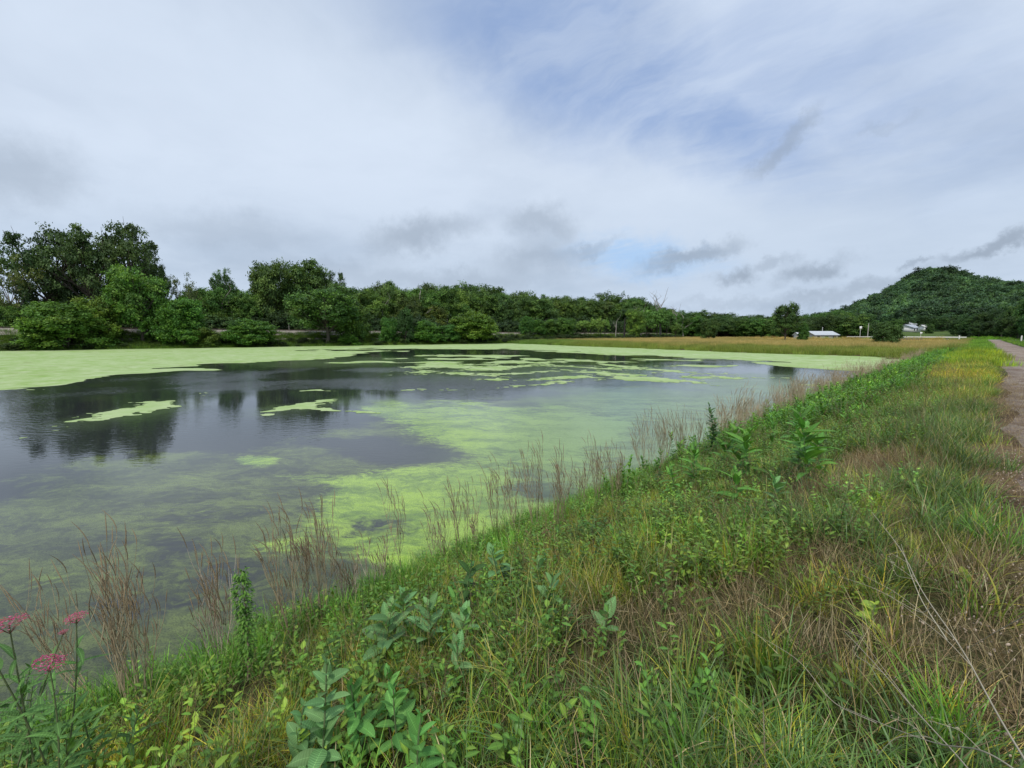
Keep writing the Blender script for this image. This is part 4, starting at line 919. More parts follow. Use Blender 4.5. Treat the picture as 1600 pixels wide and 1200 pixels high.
for kd, px, yt, w, b, ti, lab in mid: tree_px(kd, px, yt, w, base=b, tint=np.array(ti) * (1.5 if kd == 'slim' else 1.15), cat='bush' if 'bush' in lab else 'tree', label=lab)
GR = 'trees at the foot of the hill'
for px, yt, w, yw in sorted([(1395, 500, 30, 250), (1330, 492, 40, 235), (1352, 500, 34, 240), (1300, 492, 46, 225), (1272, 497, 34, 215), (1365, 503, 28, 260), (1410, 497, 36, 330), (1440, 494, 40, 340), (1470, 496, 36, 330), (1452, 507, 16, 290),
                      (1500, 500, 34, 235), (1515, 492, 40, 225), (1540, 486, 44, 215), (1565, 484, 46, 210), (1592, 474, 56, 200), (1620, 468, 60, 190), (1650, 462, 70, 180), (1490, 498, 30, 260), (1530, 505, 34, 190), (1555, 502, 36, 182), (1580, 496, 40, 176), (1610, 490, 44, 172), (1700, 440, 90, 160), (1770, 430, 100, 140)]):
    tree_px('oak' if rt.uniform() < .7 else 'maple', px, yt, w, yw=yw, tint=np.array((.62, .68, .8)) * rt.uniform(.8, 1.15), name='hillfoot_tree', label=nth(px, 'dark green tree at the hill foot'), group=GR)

UG = []
for s_ in (401, 402, 403):
    g, cs = crown(s_, shape='dome', nl=12, lr=.24, sub=14, leaf=.034, per=20, low=0.0, cols=[(.034, .070, .024), (.046, .088, .028), (.026, .054, .020), (.062, .105, .032)]); UG.append(g.mesh('undergrowth', M_LEAF_S))
rz = np.random.default_rng(37); n = 520; y = rz.uniform(-70, 200, n); of = rz.uniform(-.4, 7.5, n); x = far_shore(y) - of; s_ = rz.uniform(1.0, 2.3, n) * (1 + .5 * fbm(y, y * 0, 9, 2, 38))
scatter('bank_scrub', UG, np.stack([x, y, height(x, y) - .2], 1), np.stack([0 * x, 0 * x, rz.uniform(0, 6.28, n)], 1), np.stack([s_ * 1.4, s_ * 1.4, s_ * rz.uniform(.6, 1.0, n)], 1), rz.integers(0, 3, n), rz.uniform(.55, 1.35, (n, 1)) * np.array([1.15, 1.0, .9]))
ru = np.random.default_rng(31); n = 900; y = ru.uniform(-90, 330, n); x = far_shore(y) - ru.uniform(24, 48, n)
x2 = ru.uniform(-105, 20, 500); y2 = ru.uniform(212, 250, 500); x = np.concatenate([x, x2]); y = np.concatenate([y, y2]); kq = ~((x / y > math.tan(R(-7.2))) & (x / y < math.tan(R(-.4))) & (y > 200)); x, y = x[kq], y[kq]; n = len(x); s_ = ru.uniform(5, 9, n)
scatter('forest_undergrowth', UG, np.stack([x, y, height(x, y) - .5], 1), np.stack([0 * x, 0 * x, ru.uniform(0, 6.28, n)], 1), np.stack([s_, s_, s_ * ru.uniform(.7, 1.1, n)], 1), ru.integers(0, 3, n), ru.uniform(.6, 1.3, (n, 1)) * np.ones((1, 3)))
# dead trees
def dead_geo(seed, n=9, spread=.35, up=.75, rad=.024, colr=(.26, .24, .21)):
    r = np.random.default_rng(seed); g = Geo()
    def br(p, d, L, ra, lv):
        k = 5; P = [p]
        for i in range(k): d = d + r.normal(0, .10, 3) + np.array([0, 0, .03]); d /= np.linalg.norm(d); P.append(P[-1] + d * L / k)
        P = np.array(P); tube(g, P, np.linspace(ra, ra * .35, k + 1), 5 if lv == 0 else 3, colr)
        if lv < 3:
            for j in range(n - lv * 2 if lv else n):
                q = P[r.integers(2 if lv == 0 else 1, k + 1)]; a = r.uniform(0, 6.28); dd = np.array([math.cos(a) * spread * 2, math.sin(a) * spread * 2, up]); br(q, dd / np.linalg.norm(dd), L * r.uniform(.35, .6), ra * .4, lv + 1)
    br(np.array([0, 0, -.02]), np.array([0, 0, 1.0]), .55, rad, 0); return g
DG = [dead_geo(3, 5), dead_geo(5, 4, .5, .6), dead_geo(9, 4, .3, .9)]
DM = [g.mesh('dead_tree', M_BARK) for g in DG]
for k, (px, yt, w, b, xl, lab) in enumerate([(1031, 457, 26, 528, None, 'tall bare grey dead tree sticking out above the forest edge'),
        (660, 434, 26, None, -144, 'bare pale dead tree rising through the dark forest crown line'),
        (962, 492, 14, 528, None, 'thin pale dead tree among the slim marsh trees'),
        (1056, 478, 12, None, -150, 'thin bare snag above the treeline right of the tall dead tree'),
        (1068, 480, 14, None, -150, 'second thin bare snag farther right above the treeline'),
        (596, 462, 20, None, -143, 'pale bare trunk among the thicket left of the narrow cedar'),
        (853, 480, 16, None, -143, 'pale forked bare trunk in the forest edge left of the slim marsh trees'),
        (903, 486, 14, None, -143, 'pale bare trunk at the forest edge just left of the slim marsh trees'),
        (345, 448, 20, None, -143, 'bare grey tree top sticking out of the thicket below the twin-topped tree'),
        (1001, 478, 12, 528, None, 'bare leaning trunk beside the bright yellow-green marsh tree')]):
    p = hit(px, b) if b else on_x(px, xl) if k != 3 and k != 4 else on_y(px, 205)
    z0 = float(height(p[0], p[1])); o = link('dead_tree', DM[k % 3], None, label=lab, category='dead tree'); o.location = (p[0], p[1], z0)
    H = ztop(p, px, yt) - z0; o.scale = (H * 1.15, H * 1.15, H * 1.3)
def simple(name, g, m_, loc, **pr):
    o = link(name, g.mesh(name, m_), None, **pr); o.location = [float(q) for q in loc]; return o
p = hit(975, 530); g = Geo(); tube(g, [(0, 0, -.2), (.1, 0, 2), (0, .1, 5), (.1, .1, 8)], [.42, .34, .3, .18], 8, (.03, .027, .025)); tube(g, [(0, 0, 5), (.6, .1, 6.2)], [.15, .05], 5, (.03, .027, .025))
simple('snag', g, M_BARK, (p[0], p[1], height(p[0], p[1])), label='blackened broken trunk standing in the marsh grass', category='snag')
p = on_x(699, -141); g = Geo(); tube(g, [(0, 0, 0), (.05, 0, 3), (0, .05, 7.2)], [.26, .22, .16], 8, (.30, .27, .24)); z0 = float(height(p[0], p[1]))
simple('pole', g, M_BARK, (p[0], p[1], z0), label='weathered grey wooden pole standing before the forest', category='pole')
for px, lab in [(452, 'short signal post on the railway bank between two shore shrubs')]:
    p = on_x(px, -127); g = Geo(); tube(g, [(0, 0, -.3), (0, 0, 2.4)], [.07, .06], 6, (.3, .29, .27)); box(g, (0, 0, 2.3), (.35, .3, .45), 0, (.25, .25, .24))
    simple('signal_post', g, M_BUILD, (p[0], p[1], float(height(p[0], p[1]))), label=lab, category='signal post')

# ------------------------------------------------------------------ hill
ridge = [(1180, 515), (1240, 500), (1295, 489), (1330, 478), (1370, 459), (1400, 444), (1425, 428), (1445, 420), (1465, 417), (1488, 419), (1510, 426), (1530, 433), (1560, 439), (1600, 444), (1680, 452), (1800, 440), (2100, 450), (2600, 480), (3400, 505)]
HD = 720.0
raz = []; rh = []
for px, py in ridge:
    d = ray(px, py); raz.append(math.atan2(d[0], d[1])); rh.append(3 + d[2] / math.hypot(d[0], d[1]) * HD - 15)
raz = np.array(raz); rh = np.array(rh)
def hill_z(x, y):
    a = np.arctan2(x, y); r = np.hypot(x, y); h = np.interp(a, raz, rh, left=0, right=5)
    prof = np.interp(r, [330, 400, 480, 560, 640, 700, 760, 900, 1200], [0, .06, .20, .44, .76, .95, 1, .8, .1])
    n = fbm(x, y, 110, 5, 201) * 11 * prof * np.clip(h / 60, 0, 1)
    return h * prof + n * sstep(r, 300, 420) + 1.0
ha = np.linspace(R(-32), R(70), 130); hr = np.linspace(320, 1250, 60); A, Rr = np.meshgrid(ha, hr); X = Rr * np.sin(A); Y = Rr * np.cos(A)
g = Geo(); i = np.arange(X.size).reshape(X.shape); F = np.stack([i[:-1, :-1], i[:-1, 1:], i[1:, 1:], i[1:, :-1]], -1).reshape(-1, 4)[:, ::-1]
g.add(np.stack([X, Y, hill_z(X, Y)], -1), F, (.035, .055, .025)); link('wooded_hill', g.mesh('wooded_hill', M_GROUND, True), kind='structure')
SC = []
for s in (301, 302, 303, 304):
    g, cs = crown(s, shape='dome', nl=9, lr=.27, sub=16, leaf=.036, per=22, low=0.0, cols=[(.040, .078, .036), (.055, .100, .040), (.034, .066, .032), (.075, .125, .045)]); SC.append(g.mesh('hill_crown', M_LEAF_S))
rr_ = np.random.default_rng(12); n = 9000; a = rr_.uniform(R(-26), R(16), n); q = np.sqrt(rr_.uniform(340 ** 2, 860 ** 2, n)); x = q * np.sin(a); y = q * np.cos(a); z = hill_z(x, y)
k = z > 5.0; x, y, z = x[k], y[k], z[k]; n = len(x); s = rr_.uniform(8, 20, n)
inst_t = np.array([1.3, 1.42, 1.35]) * (1 + .45 * fbm(x, y, 60, 3, 211)[:, None]) * rr_.uniform(.5, 1.6, (n, 1))
scatter('hillside_forest', SC, np.stack([x, y, z - 2], 1), np.stack([0 * x, 0 * x, rr_.uniform(0, 6.28, n)], 1), np.stack([s, s, s * rr_.uniform(.7, 1.0, n)], 1), rr_.integers(0, 4, n), inst_t)

# ------------------------------------------------------------------ buildings, signs, fence
def shed(px, yw, wpx, zroof, wall, roof, lab, nm='shed', hw=2.2, dpt=6.0, yaw=0.0, zb=None, windows=2, cat='shed', chim=False):
    p = on_y(px, yw); dd = depth(p); W = wpx * dd / FPX; z0 = float(height(p[0], p[1])) if zb is None else zb
    o = empty(nm, (p[0], p[1], z0), label=lab, category=cat); o.rotation_euler = (0, 0, YAW + yaw)
    g = Geo(); box(g, (0, 0, hw / 2), (W, dpt, hw), 0, wall); link('wall', g.mesh('wall', M_BUILD), o)
    g = Geo(); h = zroof; e = .35; x = W / 2 + e; y_ = dpt / 2 + e
    th = .12
    for sy in (-1, 1):
        V = [(-x, sy * y_, hw - .1), (x, sy * y_, hw - .1), (x, 0, hw + h), (-x, 0, hw + h)]; V2 = [(a, b, c + th) for a, b, c in V]
        g.add(np.array(V + V2), [[0, 1, 2, 3], [4, 5, 6, 7], [0, 1, 5, 4], [1, 2, 6, 5], [3, 2, 6, 7], [0, 3, 7, 4]], roof)
    rf = link('roof', g.mesh('roof', M_BUILD), o)
    g = Geo()
    for sx in (-1, 1): g.add([(sx * W / 2, -dpt / 2, hw - .05), (sx * W / 2, dpt / 2, hw - .05), (sx * W / 2, 0, hw + h - .1)], [[0, 1, 2]], wall)
    link('gable', g.mesh('gable', M_BUILD), o)
    g = Geo()
    for kx in range(int(W / .8)): box(g, (-W / 2 + .4 + kx * .8, -dpt / 4 - .1, hw + h / 2 + th + .03), (.05, .05, .05), 0, roof)
    for kx in range(windows):
        gw = Geo(); box(gw, ((kx + .5) / windows * W - W / 2, -dpt / 2 - .02, hw * .58), (.9, .06, .9), 0, (.04, .05, .06)); link('window', gw.mesh('window', M_BUILD), o)
    if chim:
        gc = Geo(); tube(gc, [(W * .1, 0, hw + h - .2), (W * .1, 0, hw + h + 1.4)], [.09, .09], 6, (.5, .5, .5)); link('flue', gc.mesh('flue', M_BUILD), rf)
    return o
shed(1281, 175, 37, 1.1, (.35, .33, .3), (.62, .66, .72), 'long low shed with a pale metal roof behind the golden grass', hw=2.0, yaw=.05, chim=True, windows=3)
shed(1249, 176, 9, .8, (.6, .6, .58), (.6, .62, .66), 'tiny white hut left of the long low shed', hw=1.9, dpt=3, windows=1)
shed(1418, 300, 17, 1.5, (.55, .56, .56), (.50, .53, .60), 'farmhouse with a pale grey roof below the hill', nm='farmhouse', hw=2.2, dpt=8, zb=3.6, yaw=.3, cat='house', windows=3, chim=True)
shed(1420, 330, 8, 1.2, (.75, .75, .75), (.6, .62, .66), 'small white gabled house just above the farmhouse roof', nm='farmhouse', hw=2.6, dpt=5, zb=5.4, cat='house', windows=1)
shed(1442, 290, 7, .8, (.7, .7, .68), (.7, .7, .7), 'small white outbuilding right of the farmhouse', nm='outbuilding', hw=1.8, dpt=3, zb=4.3, windows=1)
g = Geo()
U, V_ = np.meshgrid(np.linspace(0, 1, 12), np.linspace(0, 1, 6)); a0 = on_y(1385, 185); a1 = on_y(1520, 185); b0 = on_y(1385, 330); b1 = on_y(1520, 345)
Pp = (a0[None, None] * (1 - U[..., None]) + a1 * U[..., None]) * (1 - V_[..., None]) + (b0 * (1 - U[..., None]) + b1 * U[..., None]) * V_[..., None]
Pp[..., 2] = 1.0 + 3.4 * V_ ** 1.1 + .3 * np.sin(U * 9); i = np.arange(72).reshape(6, 12); F = np.stack([i[:-1, :-1], i[:-1, 1:], i[1:, 1:], i[1:, :-1]], -1).reshape(-1, 4)
g.add(Pp, F, (.075, .12, .03)); link('grassy_slope', g.mesh('grassy_slope', M_GROUND, True), kind='structure')
def post(nm, px, py0, h, r_, c, lab, cat, head=None, yw=156.5):
    p = on_y(px, yw); g = Geo(); z0 = float(height(p[0], p[1])); o = empty(nm, (p[0], p[1], z0), label=lab, category=cat); o.rotation_euler = (0, 0, YAW)
    tube(g, [(0, 0, -.2), (0, 0, h)], [r_, r_ * .9], 6, c); link('post', g.mesh('post', M_BUILD), o)
    if head: g = Geo(); box(g, (0, -.08, h - head[1] / 2), (head[0], .05, head[1]), 0, head[2]); link('sign_panel', g.mesh('sign_panel', M_BUILD), o)
post('marker_post', 1499.5, 0, 1.25, .16, (.75, .74, .70), 'short white marker post where the trail meets the road, left side', 'post')
post('marker_post', 1597, 0, 1.25, .16, (.75, .74, .70), 'short white marker post at the right edge of the trail end', 'post')
post('road_sign', 1344, 0, 4.2, .07, (.5, .5, .5), 'tall white sign on a thin pole left of the willow bush', 'road sign', (.7, .8, (.75, .75, .75)), 168)
post('utility_pole', 1356, 0, 5.5, .12, (.4, .38, .35), 'thin pale pole between the white sign and the willow bush', 'pole', None, 175)
post('road_sign', 1439, 0, 2.2, .06, (.5, .5, .5), 'small white sign beside the road under the outbuilding', 'road sign', (.6, .5, (.75, .75, .73)), 167)
f0, f1 = on_y(1404, 152), on_y(1441, 152); fo = empty('rail_fence', (*f0[:2], float(height(*f0[:2]))), label='low weathered wooden rail fence right of the willow bush', category='fence')
nP = 9; PB = [(f0 + (f1 - f0) * k / (nP - 1)) for k in range(nP)]
gp = Geo(); box(gp, (0, 0, .55), (.16, .16, 1.5), 0, (.16, .13, .11)); pm = gp.mesh('post', M_BARK)
for k in range(nP):
    o = link('post', pm, fo); o.location = (PB[k][0] - f0[0], PB[k][1] - f0[1], float(height(*PB[k][:2]) - height(*f0[:2])))
for zz in (.55, 1.05):
    g = Geo(); tube(g, [np.array([b_[0] - f0[0], b_[1] - f0[1] - .1, float(height(*b_[:2]) - height(*f0[:2])) + zz]) for b_ in PB], np.full(nP, .06), 4, (.18, .15, .125)); link('fence_rail', g.mesh('fence_rail', M_BARK), fo)
gr_ = empty('guard_rail', (-14, 157.3, 1.4), label='long pale guard rail along the near side of the crossing road', category='guard rail')
g = Geo(); box(g, (0, 0, .62), (24, .08, .34), 0, (.62, .62, .58)); link('beam', g.mesh('beam', M_BUILD), gr_)
gp = Geo(); box(gp, (0, 0, .3), (.14, .14, .8), 0, (.3, .28, .26)); pm = gp.mesh('post', M_BARK)
for k in range(9): o = link('post', pm, gr_); o.location = (-11.5 + k * 2.87, .12, 0)

# ------------------------------------------------------------------ dried stalk plants along the shore
def stalk_plant(seed, n=7, H=1.2, spread=.18, lean=(0, 0), br=4, c=(.33, .275, .175), c2=(.22, .165, .10), thick=1.0):
    r = np.random.default_rng(seed); gs, gh = Geo(), Geo()
    for s in range(n):
        a = r.uniform(0, 6.28); p = np.array([math.cos(a), math.sin(a), 0]) * r.uniform(0, .06); spread_ = spread * (1 if r.uniform() < .8 else 2.6); d = np.array([math.cos(a) * spread_ * r.uniform(.1, 1) + lean[0], math.sin(a) * spread * r.uniform(.1, 1) + lean[1], 1.0])
        h = H * r.uniform(.65, 1.05); P = [p]; k = 7
        for i in range(k): d = d + np.array([r.normal(0, .05), r.normal(0, .05), 0]) - np.array([d[0] * .12, d[1] * .12, 0]) * (i > 2); P.append(P[-1] + d / np.linalg.norm(d) * h / k)
        P = np.array(P); cc = np.array(c) * r.uniform(.7, 1.4); tube(gs, P, np.linspace(.0042, .0016, k + 1) * thick, 3, cc)
        tips = [(P[-1], P[-1] - P[-2])]
        for b_ in range(br):
            i = r.integers(3, k); q = P[i]; a2 = r.uniform(0, 6.28); dd = np.array([math.cos(a2) * .45, math.sin(a2) * .45, 1.0]); Q = [q]; L = h * r.uniform(.18, .38)
            for j in range(4): Q.append(Q[-1] + dd / np.linalg.norm(dd) * L / 4); dd = dd * np.array([.72, .72, 1.05])
            tube(gs, Q, np.linspace(.0022, .001, 5) * thick, 3, cc * .95); tips.append((Q[-1], Q[-1] - Q[-2]))
        for q, dd in tips:
            dd = dd / np.linalg.norm(dd); L = r.uniform(.09, .2) * H; bend = r.normal(0, .16, 3) * np.array([1, 1, 0]) + np.array([-RT[0], -RT[1], 0]) * .22
            Q = [q - dd * .01 + (dd + bend * t_) * L * t_ for t_ in np.linspace(0, 1, 5)]; tube(gh, Q, np.array([.0016, .0026, .0028, .0022, .0008]) * thick, 4, np.array(c2) * r.uniform(.75, 1.4))
    return gs, gh
def stalk_thing(seed, p, lab, group=None, **kw):
    gs, gh = stalk_plant(seed, **kw); o = empty('dried_plant', (p[0], p[1], max(-.1, float(height(p[0], p[1]))) - .02), label=lab, category='dried plant')
    if group: o['group'] = group
    link('stem', gs.mesh('stem', M_STALK), o); link('seed_heads', gh.mesh('seed_heads', M_STALK), o, kind='stuff'); return o
def pl(px, py, ytop):     # foot on the bank and real height from pixels
    p = hit(px, py); d = ray(px, ytop); t_ = math.hypot(p[0], p[1]) / math.hypot(d[0], d[1]); return p, EYE[2] + d[2] * t_ - p[2]
TL = -RT[:2]
near = [
 # base px, base py, top py, stems, spread, lean to image left, label
 (150, 1085, 862, 8, .14, .55, 'dark dried plant leaning left behind the pink flowers'),
 (205, 1120, 838, 13, .10, .06, 'tall dense clump of dark dried stalks at the lower left'),
 (232, 1120, 880, 6, .12, -.02, 'thinner dried stalks on the right side of the dense dark clump'),
 (345, 1060, 848, 11, .20, .06, 'pale-stemmed dried clump left of the vine covered stalk'),
 (455, 1010, 805, 9, .22, .14, 'dried clump with dark seed spikes right of the vine covered stalk'),
 (500, 985, 782, 11, .14, .05, 'dense dried clump with drooping dark tips in the middle left'),
 (548, 955, 850, 10, .35, .1, 'low tangle of pale dry twigs at the water edge'),
 (588, 925, 835, 8, .4, .0, 'wide pale broken twig tangle left of the two bare stems'),
 (622, 905, 733, 2, .05, .12, 'two lone tall dried stems with brown tips over bright algae'),
 (690, 895, 785, 6, .16, .12, 'slim dried clump directly right of the two lone stems'),
 (724, 870, 742, 7, .16, .0, 'dried clump with curved spikes above the dark milkweed'),
 (752, 866, 800, 5, .2, .1, 'short reddish dried stems between taller clumps'),
 (776, 848, 708, 6, .12, .02, 'upright narrow dried stalks over the bright lime algae'),
 (806, 842, 730, 7, .14, .05, 'dried stalks rising just left of the brown leaf heap'),
 (836, 838, 690, 8, .12, .0, 'tall dried clump with a brown leaf heap at its foot'),
 (868, 832, 700, 9, .14, -.04, 'thick stemmed dried clump right beside the brown leaf heap'),
 (905, 805, 715, 6, .10, .0, 'thin dried stalks standing apart in front of clear water'),
 (932, 795, 680, 9, .10, .0, 'tall upright dried clump with dense reddish spikes'),
 (962, 785, 700, 9, .12, .0, 'dried clump with reddish spikes at the edge of the leafy weeds'),
 (1010, 752, 650, 9, .2, .2, 'dried clump leaning left beside a curled green bush'),
 (1035, 742, 640, 14, .14, .0, 'wide bushy clump of grey-pink dried stalks behind the weeds'),
 (1062, 728, 640, 12, .12, .0, 'grey-pink dried stalks behind the leafy milkweeds, left of the dark upright weed'),
 (1088, 712, 645, 8, .12, .0, 'short dried stalks just left of the dark upright leafy weed')]
for k, (px, py, yt, n, sp, le, lab) in enumerate(near):
    p, H = pl(px, py, yt); stalk_thing(1000 + k, p, lab, n=n, H=min(H * .86, 1.7), spread=sp, lean=tuple(TL * le), br=6 if n > 2 else 9, c=(.42, .36, .28) if 'pale' in lab else (.33, .275, .175), thick=1.2)
GS = 'dried stalks along the shore'
PR = [stalk_thing(2000 + k, (0, 0, 0), 'grey-pink dried stalks in the dense row along the shore', GS, n=11, H=1.25, spread=.22, br=5, c=(.46, .385, .26), c2=(.33, .25, .16), thick=1.3) for k in range(4)]
rs = np.random.default_rng(5); cnt = 0; yy = 11.3; used = set()
while yy < 68:
    xx = -4.35 + rs.uniform(-.5, .35) + (.25 if yy > 30 else 0); j = rs.integers(4)
    o = PR[j] if j not in used else copy_tree(PR[j]); used.add(j)
    o.location = (xx, yy, float(height(xx, yy)) - .03); s = rs.uniform(.6, 1.05) * (.9 if yy > 30 else 1); o.scale = (s * 1.1, s * 1.1, s); o.rotation_euler = (0, 0, rs.uniform(0, 6.28))
    yy += rs.uniform(.16, .38) * (1 + yy / 45)

# ------------------------------------------------------------------ milkweeds and other broad-leaved plants
LEAF = {}
for nm, L, W, sh, c in [('dusty', .15, .072, 'oval', (.17, .33, .125)), ('fresh', .15, .066, 'oval', (.14, .33, .08)), ('bright', .16, .055, 'lance', (.12, .28, .05)), ('lime', .12, .062, 'oval', (.30, .40, .06)), ('lance', .13, .024, 'lance', (.10, .21, .055)), ('dark', .10, .04, 'oval', (.065, .15, .04))]:
    LEAF[nm] = []
    for k, b_ in enumerate((.15, .5, .9)):
        g = Geo(); g.add(*leaf_strip(L, W, 6, b_, .3 - .06 * k, sh, c, 1.5)); LEAF[nm].append(g.mesh('leaf', M_HERB, True))
rm = np.random.default_rng(44)
def milkweed(kind_, H, lab, p, lean=(0, 0), gap=.05, nm='milkweed', sc=1.0, up=.55, cat='milkweed', tint=(1, 1, 1), whorl=2):
    o = empty(nm, (p[0], p[1], float(height(p[0], p[1])) - .02), label=lab, category=cat); o.rotation_euler = (0, 0, rm.uniform(0, 6.28))
    k = 6; P = [np.zeros(3)]; d = np.array([lean[0] + rm.normal(0, .16), lean[1] + rm.normal(0, .16), 1.0])
    for i in range(k): P.append(P[-1] + d / np.linalg.norm(d) * H / k); d = d + np.array([rm.normal(0, .05), rm.normal(0, .05), 0])
    P = np.array(P); g = Geo(); tube(g, P, np.linspace(.0055, .003, k + 1), 6, (.14, .19, .09)); link('stem', g.mesh('stem', M_HERB, True), o)
    n = max(3, int(H * .85 / gap)); a0 = rm.uniform(0, 6.28)
    for i in range(n):
        f = .18 + .82 * (i + 1) / n; zt = f * k; j = min(k - 1, int(zt)); q = P[j] + (P[j + 1] - P[j]) * (zt - j); s = sc * (.62 + .55 * math.sin(math.pi * min(1, f * .95))) * (1.0 if f < .9 else .62)
        for w in range(whorl):
            me = LEAF[kind_][min(2, int((1 - f) * 3.2))]; lf = link('leaf', me, o); lf.location = q; tilt = -(up * (.35 + 1.1 * f ** 2)) + rm.normal(0, .27)
            lf.rotation_euler = (rm.normal(0, .2), tilt, a0 + i * 1.571 + w * 2 * math.pi / whorl + rm.normal(0, .34)); ss = s * rm.uniform(.65, 1.15); lf.scale = (ss, ss, ss); v = rm.uniform(.72, 1.25)
            lf.color = (tint[0] * v * rm.uniform(.88, 1.1), tint[1] * v, tint[2] * v, 1)
    return o
for px, py, yt, kd, sc, lab in mw:
    p, H = pl(px, py, yt); big = H > .5
    H = H * 1.25 if py < 820 else H
    milkweed(kd, max(.14, min(H, 1.3 if py < 820 else .8)), lab, p, sc=sc * (.66 if py > 1150 else 1.2 if py < 820 else .95) * (1 if kd != 'dark' else 1.1), gap=(.038 if py > 1150 else .05) if kd in ('dusty', 'fresh') else .05, up=.75 if kd in ('dusty', 'fresh') else .55)
for px, py, yt, lab in [(1352, 985, 938, 'yellow-green broad-leaved seedling glowing in the dark grass on the right'), (1163, 1148, 1100, 'lime green young plant with cupped leaves at the bottom centre right'), (1512, 915, 895, 'tiny yellow-green seedling in the dark grass at the trail edge')]:
    p, H = pl(px, py, yt); milkweed('lime', max(.10, H), lab, p, nm='seedling', cat='seedling', gap=.035, sc=.85, up=.35, whorl=2, tint=(1, 1, 1) if px != 1163 else (.65, .85, .9))

# vine covered stalk
p, H = pl(388, 1062, 886)
o = empty('vine_covered_stalk', (p[0], p[1], float(height(p[0], p[1]))), label='upright dead stalk wrapped in bright green climbing vine at the shore', category='vine')
g = Geo(); P = np.array([(0, 0, 0), (.02, .01, H * .3), (-.01, .02, H * .6), (.01, 0, H * .98)]); tube(g, P, [.01, .008, .006, .003], 5, (.25, .2, .15)); link('stalk', g.mesh('stalk', M_STALK), o)
g = Geo(); rv = np.random.default_rng(8)
for k in range(900):
    f = rv.uniform(0, 1) ** .9; wr = (.03 + .035 * abs(math.sin(f * 9 + 1))) + .10 * max(0, .25 - f) * 4 * rv.uniform(0, 1); a = rv.uniform(0, 6.28); rr = wr * math.sqrt(rv.uniform(0, 1)); L = rv.uniform(.022, .04)
    V, F, C = leaf_strip(L, L * .5, 2, .7, .2, 'oval', [(.11, .24, .04), (.14, .28, .05), (.08, .17, .035)][rv.integers(3)], 1.15); V = rotz(roty(V, rv.uniform(-.2, 1.1)), a); g.add(V + np.array([math.cos(a) * rr, math.sin(a) * rr, f * H]), F, C)
vl = link('vine_leaves', g.mesh('vine_leaves', M_HERB), o, kind='stuff')

# swamp milkweed with pink flower heads
def umbel(r):
    g = Geo(); n = 150
    for k in range(n):
        a = k * 2.39996; q = math.sqrt((k + .5) / n); x_, y_ = q * math.cos(a), q * math.sin(a); z_ = .34 * math.sqrt(max(0, 1 - q * q)) + r.normal(0, .03); c0 = np.array([x_, y_, z_]); cc = [(.55, .08, .22), (.42, .05, .15), (.66, .18, .34), (.30, .05, .09), (.45, .12, .12)][r.integers(5)]; c0 = c0 + r.normal(0, .07, 3)
        for j in range(5):
            b_ = j * 1.2566 + r.uniform(0, 1); s = .085; e1 = np.array([math.cos(b_), math.sin(b_), .25]) * s; e2 = np.array([-math.sin(b_), math.cos(b_), 0]) * s * .4; g.add([c0, c0 + e1 * .6 + e2, c0 + e1, c0 + e1 * .6 - e2], [[0, 1, 2, 3]], np.array(cc) * r.uniform(.75, 1.3))
        g.add([c0 + np.array([-.03, 0, .02]), c0 + np.array([.015, .026, .06]), c0 + np.array([.015, -.026, .06])], [[0, 1, 2]], (.60, .2, .36))
    return g
UM = [umbel(np.random.default_rng(k)).mesh('flower_head', M_PETAL) for k in range(3)]
sw = empty('swamp_milkweed', (0, 0, 0), label='swamp milkweed with pink flower heads at the lower left corner', category='wildflower')
pb = hit(70, 1330); sw.location = (pb[0], pb[1], float(height(pb[0], pb[1])))
B0 = np.array(sw.location); dist = math.hypot(pb[0], pb[1])
def ptd(px, py, dd):
    d = ray(px, py); return EYE + d * (dd / math.hypot(d[0], d[1]))
for k, (px, py, dd, s) in enumerate([(14, 976, 1.02, .058), (119, 966, 1.06, .040), (76, 1037, .98, .052), (99, 988, 1.10, .018), (-30, 1000, 1.0, .05)]):
    q = ptd(px, py, dist * dd) - B0; foot = np.array([rm.normal(0, .07), rm.normal(0, .07), 0]); mid_ = foot * .5 + q * .5 + np.array([rm.normal(0, .03), rm.normal(0, .03), .03])
    g = Geo(); tt = np.linspace(0, 1, 8)[:, None]; P = foot * (1 - tt) ** 2 + mid_ * 2 * tt * (1 - tt) + q * tt ** 2; tube(g, P, np.linspace(.005, .0025, 8), 5, (.13, .16, .075)); st = link('stem', g.mesh('stem', M_HERB, True), sw)
    h = link('flower_head', UM[k % 3], sw); h.location = q; h.scale = (s, s, s); h.rotation_euler = (rm.normal(0, .15), rm.normal(0, .15), rm.uniform(0, 6))
    g = Geo()
    for j in range(10): a = j * .628; e = q + np.array([math.cos(a), math.sin(a), .1]) * s * .6; tube(g, [q - np.array([0, 0, s * .7]), e], [.0012, .001], 3, (.25, .14, .12))
    link('pedicels', g.mesh('pedicels', M_HERB), sw, kind='stuff')
    for i in range(9):
        f = .22 + .7 * i / 9; c0 = foot * (1 - f) ** 2 + mid_ * 2 * f * (1 - f) + q * f ** 2
        for w in (0, math.pi):
            lf = link('leaf', LEAF['lance'][rm.integers(3)], sw); lf.location = c0; lf.rotation_euler = (rm.normal(0, .3), -.35 + rm.normal(0, .3), i * 1.57 + w + rm.normal(0, .3)); ss = rm.uniform(.7, 1.15); lf.scale = (ss, ss, ss); v = rm.uniform(.8, 1.3); lf.color = (v, v, v, 1)
